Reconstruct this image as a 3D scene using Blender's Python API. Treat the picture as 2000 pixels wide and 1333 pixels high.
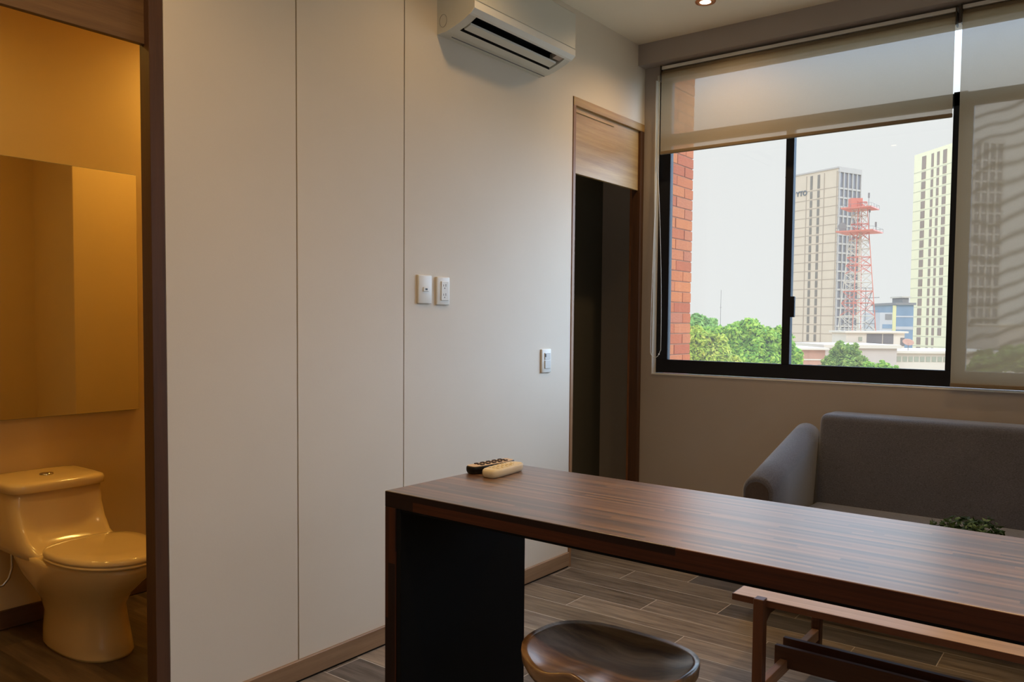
import bpy, bmesh, math, random
from mathutils import Vector, Matrix
random.seed(7)
PI = math.pi
sc = bpy.context.scene
for o in list(bpy.data.objects): bpy.data.objects.remove(o)
COL = sc.collection

# ------------------------------------------------------------------ camera
yaw, pitch, roll = 0.6449270, -0.0470637, 0.0089939
F_PX, PPX, PPY = 1580.41, 19.425, 35.0016
c, s = math.cos(yaw), math.sin(yaw)
fwd = Vector((-s, c, 0)); right = Vector((c, s, 0)); up = Vector((0, 0, 1))
cp, sp = math.cos(pitch), math.sin(pitch)
f2 = fwd*cp + up*sp; u2 = -fwd*sp + up*cp
cr, sr = math.cos(roll), math.sin(roll)
r3 = right*cr + u2*sr; u3 = -right*sr + u2*cr
CAMLOC = Vector((2.37729, 0, 1.32))
cd = bpy.data.cameras.new('camera'); cam = bpy.data.objects.new('camera', cd); COL.objects.link(cam)
M = Matrix((r3, u3, -f2)).transposed().to_4x4(); M.translation = CAMLOC
cam.matrix_world = M
cd.sensor_width = 36; cd.lens = F_PX*36/2000
cd.shift_x = -PPX/2000; cd.shift_y = PPY/2000
cd.clip_start = 0.05; cd.clip_end = 2000
sc.camera = cam

def raydir(u, v):      # direction through a pixel of the 2000x1333 photograph (used to lay out the far skyline)
    return f2 + r3*((u-1000-PPX)/F_PX) - u3*((v-666.5-PPY)/F_PX)
def far(u, v, depth):  # world point at a forward distance
    return CAMLOC + raydir(u, v)*depth

# ------------------------------------------------------------------ world: hazy white sky, with an unseen glow added to light the left wall
W = bpy.data.worlds.new('sky'); sc.world = W; W.use_nodes = True
nt = W.node_tree; N = nt.nodes; Lk = nt.links; N.clear()
out = N.new('ShaderNodeOutputWorld'); bg = N.new('ShaderNodeBackground'); tc = N.new('ShaderNodeTexCoord')
dot = N.new('ShaderNodeVectorMath'); dot.operation = 'DOT_PRODUCT'
GL = Vector((0.52, 0.80, 0.30)).normalized(); dot.inputs[1].default_value = GL
nrm = N.new('ShaderNodeVectorMath'); nrm.operation = 'NORMALIZE'
Lk.new(tc.outputs['Generated'], nrm.inputs[0]); Lk.new(nrm.outputs[0], dot.inputs[0])
mr = N.new('ShaderNodeMapRange'); mr.interpolation_type = 'SMOOTHSTEP'
SKY_BASE, SKY_GLOW = 0.80, 8.0
mr.inputs[1].default_value = 0.80; mr.inputs[2].default_value = 1.0; mr.inputs[3].default_value = 0; mr.inputs[4].default_value = SKY_GLOW
Lk.new(dot.outputs['Value'], mr.inputs[0])
sep = N.new('ShaderNodeSeparateXYZ'); Lk.new(nrm.outputs[0], sep.inputs[0])
mz = N.new('ShaderNodeMapRange'); mz.interpolation_type = 'SMOOTHSTEP'
mz.inputs[1].default_value = 0.215; mz.inputs[2].default_value = 0.36; mz.inputs[3].default_value = SKY_BASE; mz.inputs[4].default_value = 2.4
Lk.new(sep.outputs[2], mz.inputs[0])
ad = N.new('ShaderNodeMath'); ad.operation = 'ADD'; Lk.new(mr.outputs[0], ad.inputs[0]); Lk.new(mz.outputs[0], ad.inputs[1])
cf = N.new('ShaderNodeMapRange'); cf.inputs[1].default_value = SKY_BASE; cf.inputs[2].default_value = 2.4
Lk.new(ad.outputs[0], cf.inputs[0])
cm = N.new('ShaderNodeMix'); cm.data_type = 'RGBA'; Lk.new(cf.outputs[0], cm.inputs[0])
cm.inputs[6].default_value = (1.0, 1.0, 0.98, 1); cm.inputs[7].default_value = (0.66, 0.93, 1.30, 1)
Lk.new(cm.outputs[2], bg.inputs[0])
Lk.new(ad.outputs[0], bg.inputs[1]); Lk.new(bg.outputs[0], out.inputs[0])

# sun behind the camera, high: lights the brickwork, trees and towers, never enters the window
sd = bpy.data.lights.new('sun', 'SUN'); sun = bpy.data.objects.new('sun', sd); COL.objects.link(sun)
sd.energy = 0.9; sd.angle = math.radians(12); sd.color = (1.0, 0.95, 0.86)
sun.rotation_euler = (-Vector((0.45, -0.75, 0.8))).to_track_quat('-Z', 'Y').to_euler()

vs = sc.view_settings
sc.display_settings.display_device = 'sRGB'
vs.view_transform = 'Standard'; vs.look = 'None'; vs.exposure = 0.0; vs.gamma = 1.0; vs.use_curve_mapping = False

# ------------------------------------------------------------------ constants of the room (metres)
D = 4.362; YS = 4.274; ZC = 2.949; ZSB = 2.828; ZB = 0.082; ZT = 2.50; ZS = 1.0115; XW = 0.077
YA, YB, YC, YE = 1.336, 1.826, 2.355, 3.5845
YBACK = -1.6; XR = 4.4
GZ = -11.0

# ------------------------------------------------------------------ material helpers
def srgb(r, g, b):
    f = lambda v: (v/255/12.92) if v/255 <= 0.04045 else ((v/255+0.055)/1.055)**2.4
    return (f(r), f(g), f(b), 1)
def xs(r, g, b, k=0.80):   # outdoor surfaces: base colours scaled darker and warmer
    a_ = srgb(r, g, b); return (a_[0]*k*1.08, a_[1]*k*0.94, a_[2]*k*0.78, 1)
def xl(r, g, b):
    a_ = srgb(r, g, b); return (a_[0]*1.02, a_[1]*0.90, a_[2]*0.45, 1)
class NT:
    def __init__(s, name):
        s.m = bpy.data.materials.new(name); s.m.use_nodes = True
        s.t = s.m.node_tree; s.b = s.t.nodes['Principled BSDF']; s.out = s.t.nodes['Material Output']
    def n(s, ty, **k):
        x = s.t.nodes.new('ShaderNode'+ty)
        for a, b in k.items(): setattr(x, a, b)
        return x
    def l(s, a, b): s.t.links.new(a, b)
    def val(s, sock, v):
        if hasattr(v, 'is_linked') or hasattr(v, 'links'): s.l(v, sock)
        else: sock.default_value = v
    def math(s, op, a, b=None, c=None):
        x = s.n('Math', operation=op); s.val(x.inputs[0], a)
        if b is not None: s.val(x.inputs[1], b)
        if c is not None: s.val(x.inputs[2], c)
        return x.outputs[0]
    def obj(s):
        x = s.n('TexCoord'); return x.outputs['Object']
    def xyz(s, v):
        x = s.n('SeparateXYZ'); s.l(v, x.inputs[0]); return x.outputs
    def comb(s, a, b, c):
        x = s.n('CombineXYZ')
        for i, v in enumerate((a, b, c)): s.val(x.inputs[i], v)
        return x.outputs[0]
    def noise(s, vec, scale, detail=3, rough=0.5):
        x = s.n('TexNoise'); s.l(vec, x.inputs['Vector']); x.inputs['Scale'].default_value = scale
        x.inputs['Detail'].default_value = detail; x.inputs['Roughness'].default_value = rough
        return x.outputs[0]
    def mapv(s, vec, scale=(1, 1, 1), rot=(0, 0, 0)):
        x = s.n('Mapping'); s.l(vec, x.inputs[0]); x.inputs['Scale'].default_value = scale; x.inputs['Rotation'].default_value = rot
        return x.outputs[0]
    def ramp(s, fac, stops, interp='LINEAR'):
        x = s.n('ValToRGB'); s.l(fac, x.inputs[0]); cr = x.color_ramp; cr.interpolation = interp
        while len(cr.elements) > 1: cr.elements.remove(cr.elements[-1])
        cr.elements[0].position = stops[0][0]; cr.elements[0].color = stops[0][1]
        for p, col in stops[1:]:
            e = cr.elements.new(p); e.color = col
        return x.outputs[0]
    def mix(s, fac, a, b, mode='MIX'):
        x = s.n('Mix', data_type='RGBA', blend_type=mode)
        s.val(x.inputs[0], fac); s.val(x.inputs[6], a); s.val(x.inputs[7], b)
        return x.outputs[2]
    def bump(s, h, st=0.2, dist=0.01):
        x = s.n('Bump'); x.inputs['Strength'].default_value = st; x.inputs['Distance'].default_value = dist
        s.l(h, x.inputs['Height']); s.l(x.outputs[0], s.b.inputs['Normal'])
    def fin(s, rough=0.5, spec=0.5, metal=0.0):
        s.val(s.b.inputs['Roughness'], rough); s.b.inputs['Specular IOR Level'].default_value = spec
        s.b.inputs['Metallic'].default_value = metal
        return s.m
def paint(name, col, rough=0.6, var=0.04, scale=6, bump=0.05, bscale=180, spec=0.3, metal=0):
    m = NT(name); o = m.obj()
    n = m.noise(o, scale, 4)
    a = [max(0, x*(1-var)) for x in col[:3]]+[1]; b = [min(1, x*(1+var)) for x in col[:3]]+[1]
    m.l(m.ramp(n, [(0.3, a), (0.7, b)]), m.b.inputs['Base Color'])
    if bump: m.bump(m.noise(o, bscale, 2), bump, 0.002)
    return m.fin(rough, spec, metal)
def grainwood(name, dark, light, axis='z', rough=0.45, spec=0.4, sc_=1.0):
    m = NT(name); o = m.obj()
    st = {'x': (0.6, 14, 14), 'y': (14, 0.6, 14), 'z': (14, 14, 0.6)}[axis]
    v = m.mapv(o, tuple(x*sc_ for x in st))
    n1 = m.noise(v, 2.2, 6, 0.6)
    fine = m.noise(m.mapv(o, tuple(x*sc_*4 for x in st)), 3, 4, 0.7)
    c1 = m.ramp(n1, [(0.3, dark), (0.7, light)])
    c2 = m.mix(0.25, c1, m.ramp(fine, [(0.35, dark), (0.65, light)]))
    m.l(c2, m.b.inputs['Base Color']); m.bump(fine, 0.08, 0.002)
    return m.fin(rough, spec)

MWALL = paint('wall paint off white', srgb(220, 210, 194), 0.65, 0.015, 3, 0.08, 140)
MWALLF = paint('wall paint shaded', srgb(166, 156, 148), 0.7, 0.02, 3, 0.08, 140)  # same wall paint, darkened to put the backlit shade into its colour
MCEIL = paint('ceiling paint', srgb(240, 232, 214), 0.75, 0.015, 3, 0.05, 120)
MBATH = paint('lamp tinted bathroom wall paint', srgb(226, 198, 146), 0.5, 0.02, 3, 0.05, 120)  # white paint with the yellow lamplight tinted into its colour
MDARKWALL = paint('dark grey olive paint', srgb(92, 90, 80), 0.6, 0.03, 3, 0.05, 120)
MGROOVE = paint('groove strip', srgb(140, 122, 100), 0.5, 0.05)
MSHADOW = paint('shadow gap black', srgb(22, 20, 20), 0.8, 0.05)
MOAK = grainwood('oak veneer vertical', srgb(128, 92, 62), srgb(160, 122, 86), 'z', 0.5)
MOAKH = grainwood('oak veneer horizontal', srgb(148, 114, 66), srgb(190, 158, 102), 'y', 0.45)
MWALNUTV = grainwood('dark stained jamb', srgb(66, 44, 30), srgb(92, 62, 42), 'z', 0.45)
MBASE = grainwood('baseboard oak', srgb(128, 100, 74), srgb(158, 128, 98), 'y', 0.5)
MBLACK = paint('black powder coated aluminium', srgb(22, 23, 29), 0.6, 0.05, 8, 0.02, 300, 0.2)
MWHITEP = paint('white plastic', srgb(226, 224, 216), 0.35, 0.01, 8, 0)
MWHITEM = paint('matte white metal', srgb(215, 212, 204), 0.45, 0.01, 8, 0)
MGREYP = paint('grey plastic', srgb(120, 120, 118), 0.4, 0.03, 8, 0)
MDARKP = paint('black plastic', srgb(14, 14, 16), 0.35, 0.05, 8, 0)
MCHROME = paint('chrome', srgb(200, 196, 188), 0.15, 0.02, 8, 0, 100, 0.5, 1.0)
MCERAM = paint('lamp tinted white ceramic', srgb(230, 200, 140), 0.12, 0.01, 4, 0, 100, 0.6)  # white glaze, yellow lamplight put into the base colour
MPANEL = paint('black laminate', srgb(15, 16, 16), 0.7, 0.06, 3, 0.03, 200, 0.15)

def table_wood(name, swap=False, dark=1.0):
    m = NT(name); X, Y, Z = m.xyz(m.obj())[:3]
    if swap: X, Z = Z, X
    r = m.math('ADD', m.math('FLOOR', m.math('DIVIDE', m.math('ADD', Y, 5.003), 0.0115)),
               m.math('MULTIPLY', m.math('FLOOR', m.math('DIVIDE', m.math('ADD', Z, 5.0048), 0.0228)), 37.0))
    w1 = m.n('TexWhiteNoise', noise_dimensions='1D'); m.l(r, w1.inputs['W'])
    L = 0.46
    col = m.math('FLOOR', m.math('DIVIDE', m.math('ADD', X, m.math('MULTIPLY', w1.outputs['Value'], 3.0)), L))
    w2 = m.n('TexWhiteNoise', noise_dimensions='2D'); m.l(m.comb(r, col, 0), w2.inputs['Vector'])
    base = m.ramp(w2.outputs['Value'], [(0.0, srgb(56, 33, 22)), (0.2, srgb(84, 54, 36)), (0.45, srgb(108, 74, 50)), (0.7, srgb(126, 88, 58)), (0.9, srgb(150, 112, 78))], 'LINEAR')
    if dark != 1.0: base = m.ramp(w2.outputs['Value'], [(0.0, srgb(32, 14, 10)), (0.35, srgb(38, 18, 12)), (0.45, srgb(68, 33, 16)), (1, srgb(80, 40, 19))], 'LINEAR')  # darker ramp of the same wood, shade put into the colour
    v = m.comb(m.math('MULTIPLY', X, 1.2), m.math('MULTIPLY', Y, 60.0), m.math('MULTIPLY', Z, 60.0))
    v2 = m.n('VectorMath', operation='ADD'); m.l(v, v2.inputs[0]); m.l(m.comb(m.math('MULTIPLY', w2.outputs['Value'], 40.0), r, 0), v2.inputs[1])
    g = m.noise(v2.outputs[0], 3.0, 5, 0.65)
    k = m.ramp(g, [(0.3, (0.5, 0.48, 0.46, 1)), (0.7, (1.2, 1.16, 1.1, 1))])
    m.l(m.mix(1.0, base, k, 'MULTIPLY'), m.b.inputs['Base Color'])
    m.bump(g, 0.03, 0.001)
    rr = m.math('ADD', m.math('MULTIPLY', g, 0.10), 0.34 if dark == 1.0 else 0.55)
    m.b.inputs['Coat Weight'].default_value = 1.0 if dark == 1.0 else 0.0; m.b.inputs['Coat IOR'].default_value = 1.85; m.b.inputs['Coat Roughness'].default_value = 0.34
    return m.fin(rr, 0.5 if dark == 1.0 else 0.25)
MTAB = table_wood('butcher block walnut'); MTABV = table_wood('shaded butcher block walnut upright', True, 0.4); MTABE = table_wood('shaded butcher block walnut front edge', False, 0.4)  # upright and front edge copies carry painted shade

def floor_mat(k_=1.0):
    m = NT('wood look porcelain planks'); X, Y, Z = m.xyz(m.obj())[:3]
    yy = m.math('DIVIDE', m.math('SUBTRACT', Y, 3.256-0.165*60), 0.165)
    row = m.math('FLOOR', yy); fy = m.math('SUBTRACT', yy, row)
    xx = m.math('DIVIDE', m.math('SUBTRACT', m.math('ADD', X, 50*0.9), m.math('ADD', m.math('MULTIPLY', m.math('SUBTRACT', row, 59.0), 0.3), 0.32)), 0.9)
    colx = m.math('FLOOR', xx); fx = m.math('SUBTRACT', xx, colx)
    dy = m.math('MULTIPLY', m.math('MINIMUM', fy, m.math('SUBTRACT', 1.0, fy)), 0.165)
    dx = m.math('MULTIPLY', m.math('MINIMUM', fx, m.math('SUBTRACT', 1.0, fx)), 0.9)
    gr = m.math('LESS_THAN', m.math('MINIMUM', dx, dy), 0.0017)
    w = m.n('TexWhiteNoise', noise_dimensions='2D'); m.l(m.comb(row, colx, 0), w.inputs['Vector'])
    base = m.ramp(w.outputs['Value'], [(0, srgb(104, 100, 98)), (0.35, srgb(132, 118, 100)), (0.7, srgb(140, 130, 120)), (1, srgb(158, 142, 124))])
    off = m.math('MULTIPLY', w.outputs['Value'], 30.0)
    v = m.comb(m.math('ADD', m.math('MULTIPLY', X, 2.0), off), m.math('MULTIPLY', Y, 22.0), off)
    g = m.noise(v, 1.6, 7, 0.62)
    g2 = m.noise(m.comb(m.math('ADD', m.math('MULTIPLY', X, 6.0), off), m.math('MULTIPLY', Y, 110.0), off), 1.5, 4, 0.6)
    k = m.ramp(g, [(0.3, (0.45, 0.41, 0.38, 1)), (0.5, (0.86, 0.85, 0.84, 1)), (0.72, (1.3, 1.26, 1.2, 1))])
    k2 = m.ramp(g2, [(0.3, (0.85, 0.85, 0.85, 1)), (0.7, (1.08, 1.08, 1.08, 1))])
    col = m.mix(1.0, m.mix(1.0, base, k, 'MULTIPLY'), k2, 'MULTIPLY')
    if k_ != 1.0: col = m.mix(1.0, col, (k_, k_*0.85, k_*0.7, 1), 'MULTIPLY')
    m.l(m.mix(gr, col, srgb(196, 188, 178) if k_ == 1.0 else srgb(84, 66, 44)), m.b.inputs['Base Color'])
    h = m.math('SUBTRACT', m.math('MULTIPLY', g2, 0.25), m.math('MULTIPLY', gr, 1.0))
    m.bump(h, 0.25, 0.0015)
    return m.fin(m.math('ADD', m.math('MULTIPLY', g, 0.2), 0.34), 0.4)
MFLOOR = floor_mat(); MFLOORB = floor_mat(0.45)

def brick_mat():
    m = NT('handmade red brick'); g = m.n('NewGeometry')
    base = m.ramp(g.outputs['Random Per Island'], [(0, xs(196, 98, 52)), (0.35, xs(208, 112, 58)), (0.65, xs(222, 130, 66)), (1, xs(200, 116, 80))])
    n = m.noise(m.mapv(m.obj(), (1, 3, 10)), 12, 5, 0.6)
    m.l(m.mix(0.45, base, m.mix(1.0, base, m.ramp(n, [(0.3, srgb(205, 185, 170)), (0.7, srgb(255, 255, 255))]), 'MULTIPLY')), m.b.inputs['Base Color'])
    m.bump(n, 0.4, 0.006)
    return m.fin(0.9, 0.15)
MBRICK = brick_mat(); MMORTAR = paint('mortar', xs(176, 128, 100), 0.95, 0.1, 20, 0.3, 60, 0.1)

def fabric_blind(name, wavy=False):
    m = NT(name); t = m.t
    tr = m.n('BsdfTransparent'); df = m.n('BsdfDiffuse'); tl = m.n('BsdfTranslucent')
    df.inputs[0].default_value = srgb(164, 147, 118); tl.inputs[0].default_value = srgb(160, 146, 120)
    tr.inputs[0].default_value = (1, 1, 1, 1)
    m1 = m.n('MixShader'); m1.inputs[0].default_value = 0.24; m.l(df.outputs[0], m1.inputs[1]); m.l(tl.outputs[0], m1.inputs[2])
    m2 = m.n('MixShader'); m.l(m1.outputs[0], m2.inputs[1]); m.l(tr.outputs[0], m2.inputs[2])
    X, Y, Z = m.xyz(m.obj())[:3]
    weave = m.noise(m.mapv(m.obj(), (1, 1, 1)), 260, 1)
    open_ = m.math('ADD', m.math('MULTIPLY', weave, 0.06), 0.16)
    m.l(open_, m2.inputs[0]); m.l(m2.outputs[0], m.out.inputs[0])
    return m.m
MBLIND = fabric_blind('sunscreen blind fabric')
def fly_mat():
    m = NT('insect mesh with moire')
    tr = m.n('BsdfTransparent'); df = m.n('BsdfDiffuse'); df.inputs[0].default_value = srgb(60, 58, 54)
    X, Y, Z = m.xyz(m.obj())[:3]
    # moire of mesh and blind painted as density: rows that wander up and down
    n = m.noise(m.comb(m.math('MULTIPLY', X, 1.0), 0.0, m.math('MULTIPLY', Z, 0.35)), 2.4, 2, 0.4)
    ph = m.math('ADD', m.math('MULTIPLY', Z, 84.0), m.math('ADD', m.math('MULTIPLY', X, -34.0), m.math('MULTIPLY', n, 46.0)))
    wv = m.math('POWER', m.math('ADD', m.math('MULTIPLY', m.math('SINE', ph), 0.5), 0.5), 3.0)
    mix = m.n('MixShader'); m.l(tr.outputs[0], mix.inputs[1]); m.l(df.outputs[0], mix.inputs[2])
    m.l(m.math('ADD', m.math('MULTIPLY', wv, 0.62), 0.04), mix.inputs[0]); m.l(mix.outputs[0], m.out.inputs[0])
    return m.m
MFLY = fly_mat()
def glass_mat():
    m = NT('window glass'); tr = m.n('BsdfTransparent'); tr.inputs[0].default_value = (0.99, 0.995, 0.992, 1)
    gl = m.n('BsdfGlossy'); gl.inputs['Roughness'].default_value = 0.02
    lw = m.n('LayerWeight'); lw.inputs[0].default_value = 0.5
    mix = m.n('MixShader'); m.l(m.math('ADD', m.math('MULTIPLY', m.math('POWER', lw.outputs['Facing'], 4.0), 0.3), 0.02), mix.inputs[0]); m.l(tr.outputs[0], mix.inputs[1]); m.l(gl.outputs[0], mix.inputs[2])
    veil = m.n('BsdfTranslucent'); veil.inputs[0].default_value = (0.98, 0.9, 0.76, 1)      # outdoor haze put into the panes as a translucent veil
    mx = m.n('MixShader'); mx.inputs[0].default_value = 0.028; m.l(mix.outputs[0], mx.inputs[1]); m.l(veil.outputs[0], mx.inputs[2])
    m.l(mx.outputs[0], m.out.inputs[0]); return m.m
MGLASS = glass_mat()
def mirror_mat():
    m = NT('mirror silver'); m.b.inputs['Base Color'].default_value = (0.86, 0.86, 0.84, 1); return m.fin(0.03, 0.5, 1.0)
MMIRROR = mirror_mat()
def sofa_mat():
    m = NT('charcoal melange upholstery'); o = m.obj()
    n = m.noise(m.mapv(o, (1, 1, 4)), 160, 3, 0.7); n2 = m.noise(o, 5, 3)
    c1 = m.ramp(n, [(0.3, srgb(48, 48, 54)), (0.7, srgb(100, 100, 110))])
    m.l(m.mix(0.15, c1, m.ramp(n2, [(0.3, srgb(64, 62, 64)), (0.7, srgb(102, 100, 104))])), m.b.inputs['Base Color'])
    m.bump(n, 0.35, 0.003); m.b.inputs['Sheen Weight'].default_value = 0.5
    return m.fin(0.95, 0.15)
MSOFA = sofa_mat()
MSOFA2 = paint('dark arm end fabric', srgb(74, 66, 64), 0.95, 0.08, 90, 0.3, 160, 0.1)
MBENCH = grainwood('pale teak top', srgb(176, 142, 112), srgb(214, 182, 150), 'x', 0.35)
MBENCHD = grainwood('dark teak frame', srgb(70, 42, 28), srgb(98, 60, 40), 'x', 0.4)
MBENCHDV = grainwood('dark teak legs', srgb(70, 42, 28), srgb(96, 60, 40), 'z', 0.4)
def stool_mat():
    m = NT('lacquered elm seat'); o = m.obj()
    warp = m.noise(o, 5, 2); v = m.n('VectorMath', operation='ADD'); m.l(m.mapv(o, (1.6, 22, 22)), v.inputs[0])
    m.l(m.comb(0.0, m.math('MULTIPLY', warp, 2.5), 0.0), v.inputs[1])
    f = m.noise(v.outputs[0], 1.3, 7, 0.6); f2 = m.noise(m.mapv(o, (6, 130, 130)), 2, 3, 0.6)
    c1 = m.ramp(f, [(0.32, srgb(88, 60, 36)), (0.5, srgb(142, 106, 68)), (0.66, srgb(180, 140, 98))])
    m.l(m.mix(0.2, c1, m.ramp(f2, [(0.3, srgb(92, 62, 40)), (0.7, srgb(140, 104, 72))])), m.b.inputs['Base Color'])
    m.b.inputs['Coat Weight'].default_value = 0.8; m.b.inputs['Coat Roughness'].default_value = 0.2
    return m.fin(0.3, 0.5)
MSTOOL = stool_mat()
def emis(name, col, st):
    m = NT(name); m.b.inputs['Emission Color'].default_value = col; m.b.inputs['Emission Strength'].default_value = st
    m.b.inputs['Base Color'].default_value = (0.8, 0.8, 0.8, 1); return m.m
MLAMP = emis('warm lamp lens', (1, 0.82, 0.55, 1), 9.0)

# ------------------------------------------------------------------ object helpers
def new_obj(name, mesh, mat, parent=None, smooth=False):
    o = bpy.data.objects.new(name, mesh); COL.objects.link(o)
    if mat: 
        for mm in (mat if isinstance(mat, (list, tuple)) else [mat]): mesh.materials.append(mm)
    if smooth:
        for p in mesh.polygons: p.use_smooth = True
    if parent: o.parent = parent
    return o
def build(name, bm, mat, parent=None, smooth=False, recalc=True, origin=None):
    if recalc: bmesh.ops.recalc_face_normals(bm, faces=bm.faces)
    me = bpy.data.meshes.new(name); 
    if origin is not None: bmesh.ops.translate(bm, verts=bm.verts, vec=-Vector(origin))
    bm.to_mesh(me); bm.free()
    o = new_obj(name, me, mat, parent, smooth)
    if origin is not None: o.location = origin
    return o
def tag(o, label, cat, group=None):
    o['label'] = label; o['category'] = cat
    if group: o['group'] = group
    return o
def struct(o): o['kind'] = 'structure'; return o
def empty(name, loc, rz=0, label=None, cat=None, group=None):
    e = bpy.data.objects.new(name, None); COL.objects.link(e); e.empty_display_size = 0.1
    e.location = loc; e.rotation_euler = (0, 0, rz)
    if label: tag(e, label, cat, group)
    return e
def box(bm, x0, x1, y0, y1, z0, z1, bev=0.0, seg=2, mi=0, rz=None, M=None):
    T = Matrix.Translation(((x0+x1)/2, (y0+y1)/2, (z0+z1)/2)) @ Matrix.Diagonal((abs(x1-x0), abs(y1-y0), abs(z1-z0), 1))
    if M is not None: T = M @ T
    r = bmesh.ops.create_cube(bm, size=1, matrix=T)
    vs_ = r['verts']; fs = set(f for v in vs_ for f in v.link_faces)
    for f in fs: f.material_index = mi
    if bev > 0:
        es = list(set(e for v in vs_ for e in v.link_edges))
        rb = bmesh.ops.bevel(bm, geom=es, offset=bev, segments=seg, affect='EDGES', profile=0.5)
        for f in rb['faces']: f.material_index = mi
    return vs_
def bx(name, mat, *a, parent=None, bev=0.0, seg=2, smooth=False, **k):
    bm = bmesh.new(); box(bm, *a, bev=bev, seg=seg); return build(name, bm, mat, parent, smooth)
def cyl(bm, p, q, r, r2=None, seg=16, caps=True):
    p = Vector(p); q = Vector(q); d = q-p
    T = Matrix.Translation((p+q)/2) @ d.to_track_quat('Z', 'Y').to_matrix().to_4x4()
    return bmesh.ops.create_cone(bm, cap_ends=caps, segments=seg, radius1=r, radius2=r if r2 is None else r2, depth=d.length, matrix=T)['verts']
def tube(bm, pts, r, seg=10):
    pts = [Vector(p) for p in pts]; rings = []
    for i, p in enumerate(pts):
        t = (pts[min(i+1, len(pts)-1)]-pts[max(i-1, 0)]).normalized()
        a = t.orthogonal().normalized() if i == 0 else (prev - t*prev.dot(t)).normalized()
        prev = a; b = t.cross(a)
        rings.append([bm.verts.new(p+(a*math.cos(2*PI*k/seg)+b*math.sin(2*PI*k/seg))*r) for k in range(seg)])
    for i in range(len(rings)-1):
        for k in range(seg):
            bm.faces.new((rings[i][k], rings[i][(k+1) % seg], rings[i+1][(k+1) % seg], rings[i+1][k]))
    bm.faces.new(rings[0][::-1]); bm.faces.new(rings[-1])
def loft(bm, rings, cap=True):
    R_ = [[bm.verts.new(p) for p in r] for r in rings]
    n = len(R_[0])
    for i in range(len(R_)-1):
        for k in range(n):
            bm.faces.new((R_[i][k], R_[i][(k+1) % n], R_[i+1][(k+1) % n], R_[i+1][k]))
    if cap: bm.faces.new(R_[0][::-1]); bm.faces.new(R_[-1])
    return R_
def prism_y(bm, prof, y0, y1, mi=0):   # profile of (x,z) extruded along y
    a = [bm.verts.new((x, y0, z)) for x, z in prof]; b = [bm.verts.new((x, y1, z)) for x, z in prof]; n = len(prof)
    fs = [bm.faces.new((a[k], a[(k+1) % n], b[(k+1) % n], b[k])) for k in range(n)]
    fs += [bm.faces.new(a[::-1]), bm.faces.new(b)]
    for f in fs: f.material_index = mi
    return fs
def sheet(bm, x0, x1, y, z0, z1):   # one layer of thin cloth
    bm.faces.new([bm.verts.new(p) for p in ((x0, y, z0), (x1, y, z0), (x1, y, z1), (x0, y, z1))])
def subsurf(o, lv=2):
    m = o.modifiers.new('subdivision', 'SUBSURF'); m.levels = lv; m.render_levels = lv
    for p in o.data.polygons: p.use_smooth = True
def text_mesh(name, body, size, mat, parent, Mx, extrude=0.0, font_w=0.0):
    cu = bpy.data.curves.new(name, 'FONT'); cu.body = body; cu.size = size; cu.extrude = extrude; cu.offset = font_w
    cu.align_x = 'LEFT'; cu.align_y = 'BOTTOM_BASELINE'
    tmp = bpy.data.objects.new('tmp', cu); COL.objects.link(tmp)
    bpy.context.view_layer.update()
    me = bpy.data.meshes.new_from_object(tmp.evaluated_get(bpy.context.evaluated_depsgraph_get()))
    bpy.data.objects.remove(tmp); me.transform(Mx); me.name = name; me.materials.clear()
    return new_obj(name, me, mat, parent)

# ================================================================== ROOM SHELL
bm = bmesh.new(); box(bm, -0.055, XR, YBACK, D+0.10, -0.12, 0.0); box(bm, -1.6, -0.055, 2.86, D+0.60, -0.12, 0.0); struct(build('floor', bm, MFLOOR))
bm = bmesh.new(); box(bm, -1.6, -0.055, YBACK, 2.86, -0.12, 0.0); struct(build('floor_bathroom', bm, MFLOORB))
bm = bmesh.new(); box(bm, -0.05, XR, YBACK, D+0.10, ZC, ZC+0.1); box(bm, -1.6, -0.05, YBACK, 4.9, 2.75, 2.85); struct(build('ceiling', bm, MCEIL))
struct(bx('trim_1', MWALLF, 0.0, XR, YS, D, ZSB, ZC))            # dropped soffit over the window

# left wall: boarded panels with fine shadow joints; two door openings
D1A = 0.46
bm = bmesh.new(); g = 0.0028
box(bm, -0.05, 0, YBACK, D1A, 0, ZC)
box(bm, -0.05, 0, D1A, YA, ZT, ZC)
box(bm, -0.05, 0, YA, YB-g, 0, ZC); box(bm, -0.05, 0, YB+g, YC-g, 0, ZC); box(bm, -0.05, 0, YC+g, YE, 0, ZC)
box(bm, -0.05, 0, YE, D, ZT, ZC)
struct(build('wall_left', bm, MWALL))
for i, y in enumerate((YB, YC)):
    struct(bx('trim_%d' % (2+i), MGROOVE, -0.045, -0.004, y-g, y+g, ZB, ZC))
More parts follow.
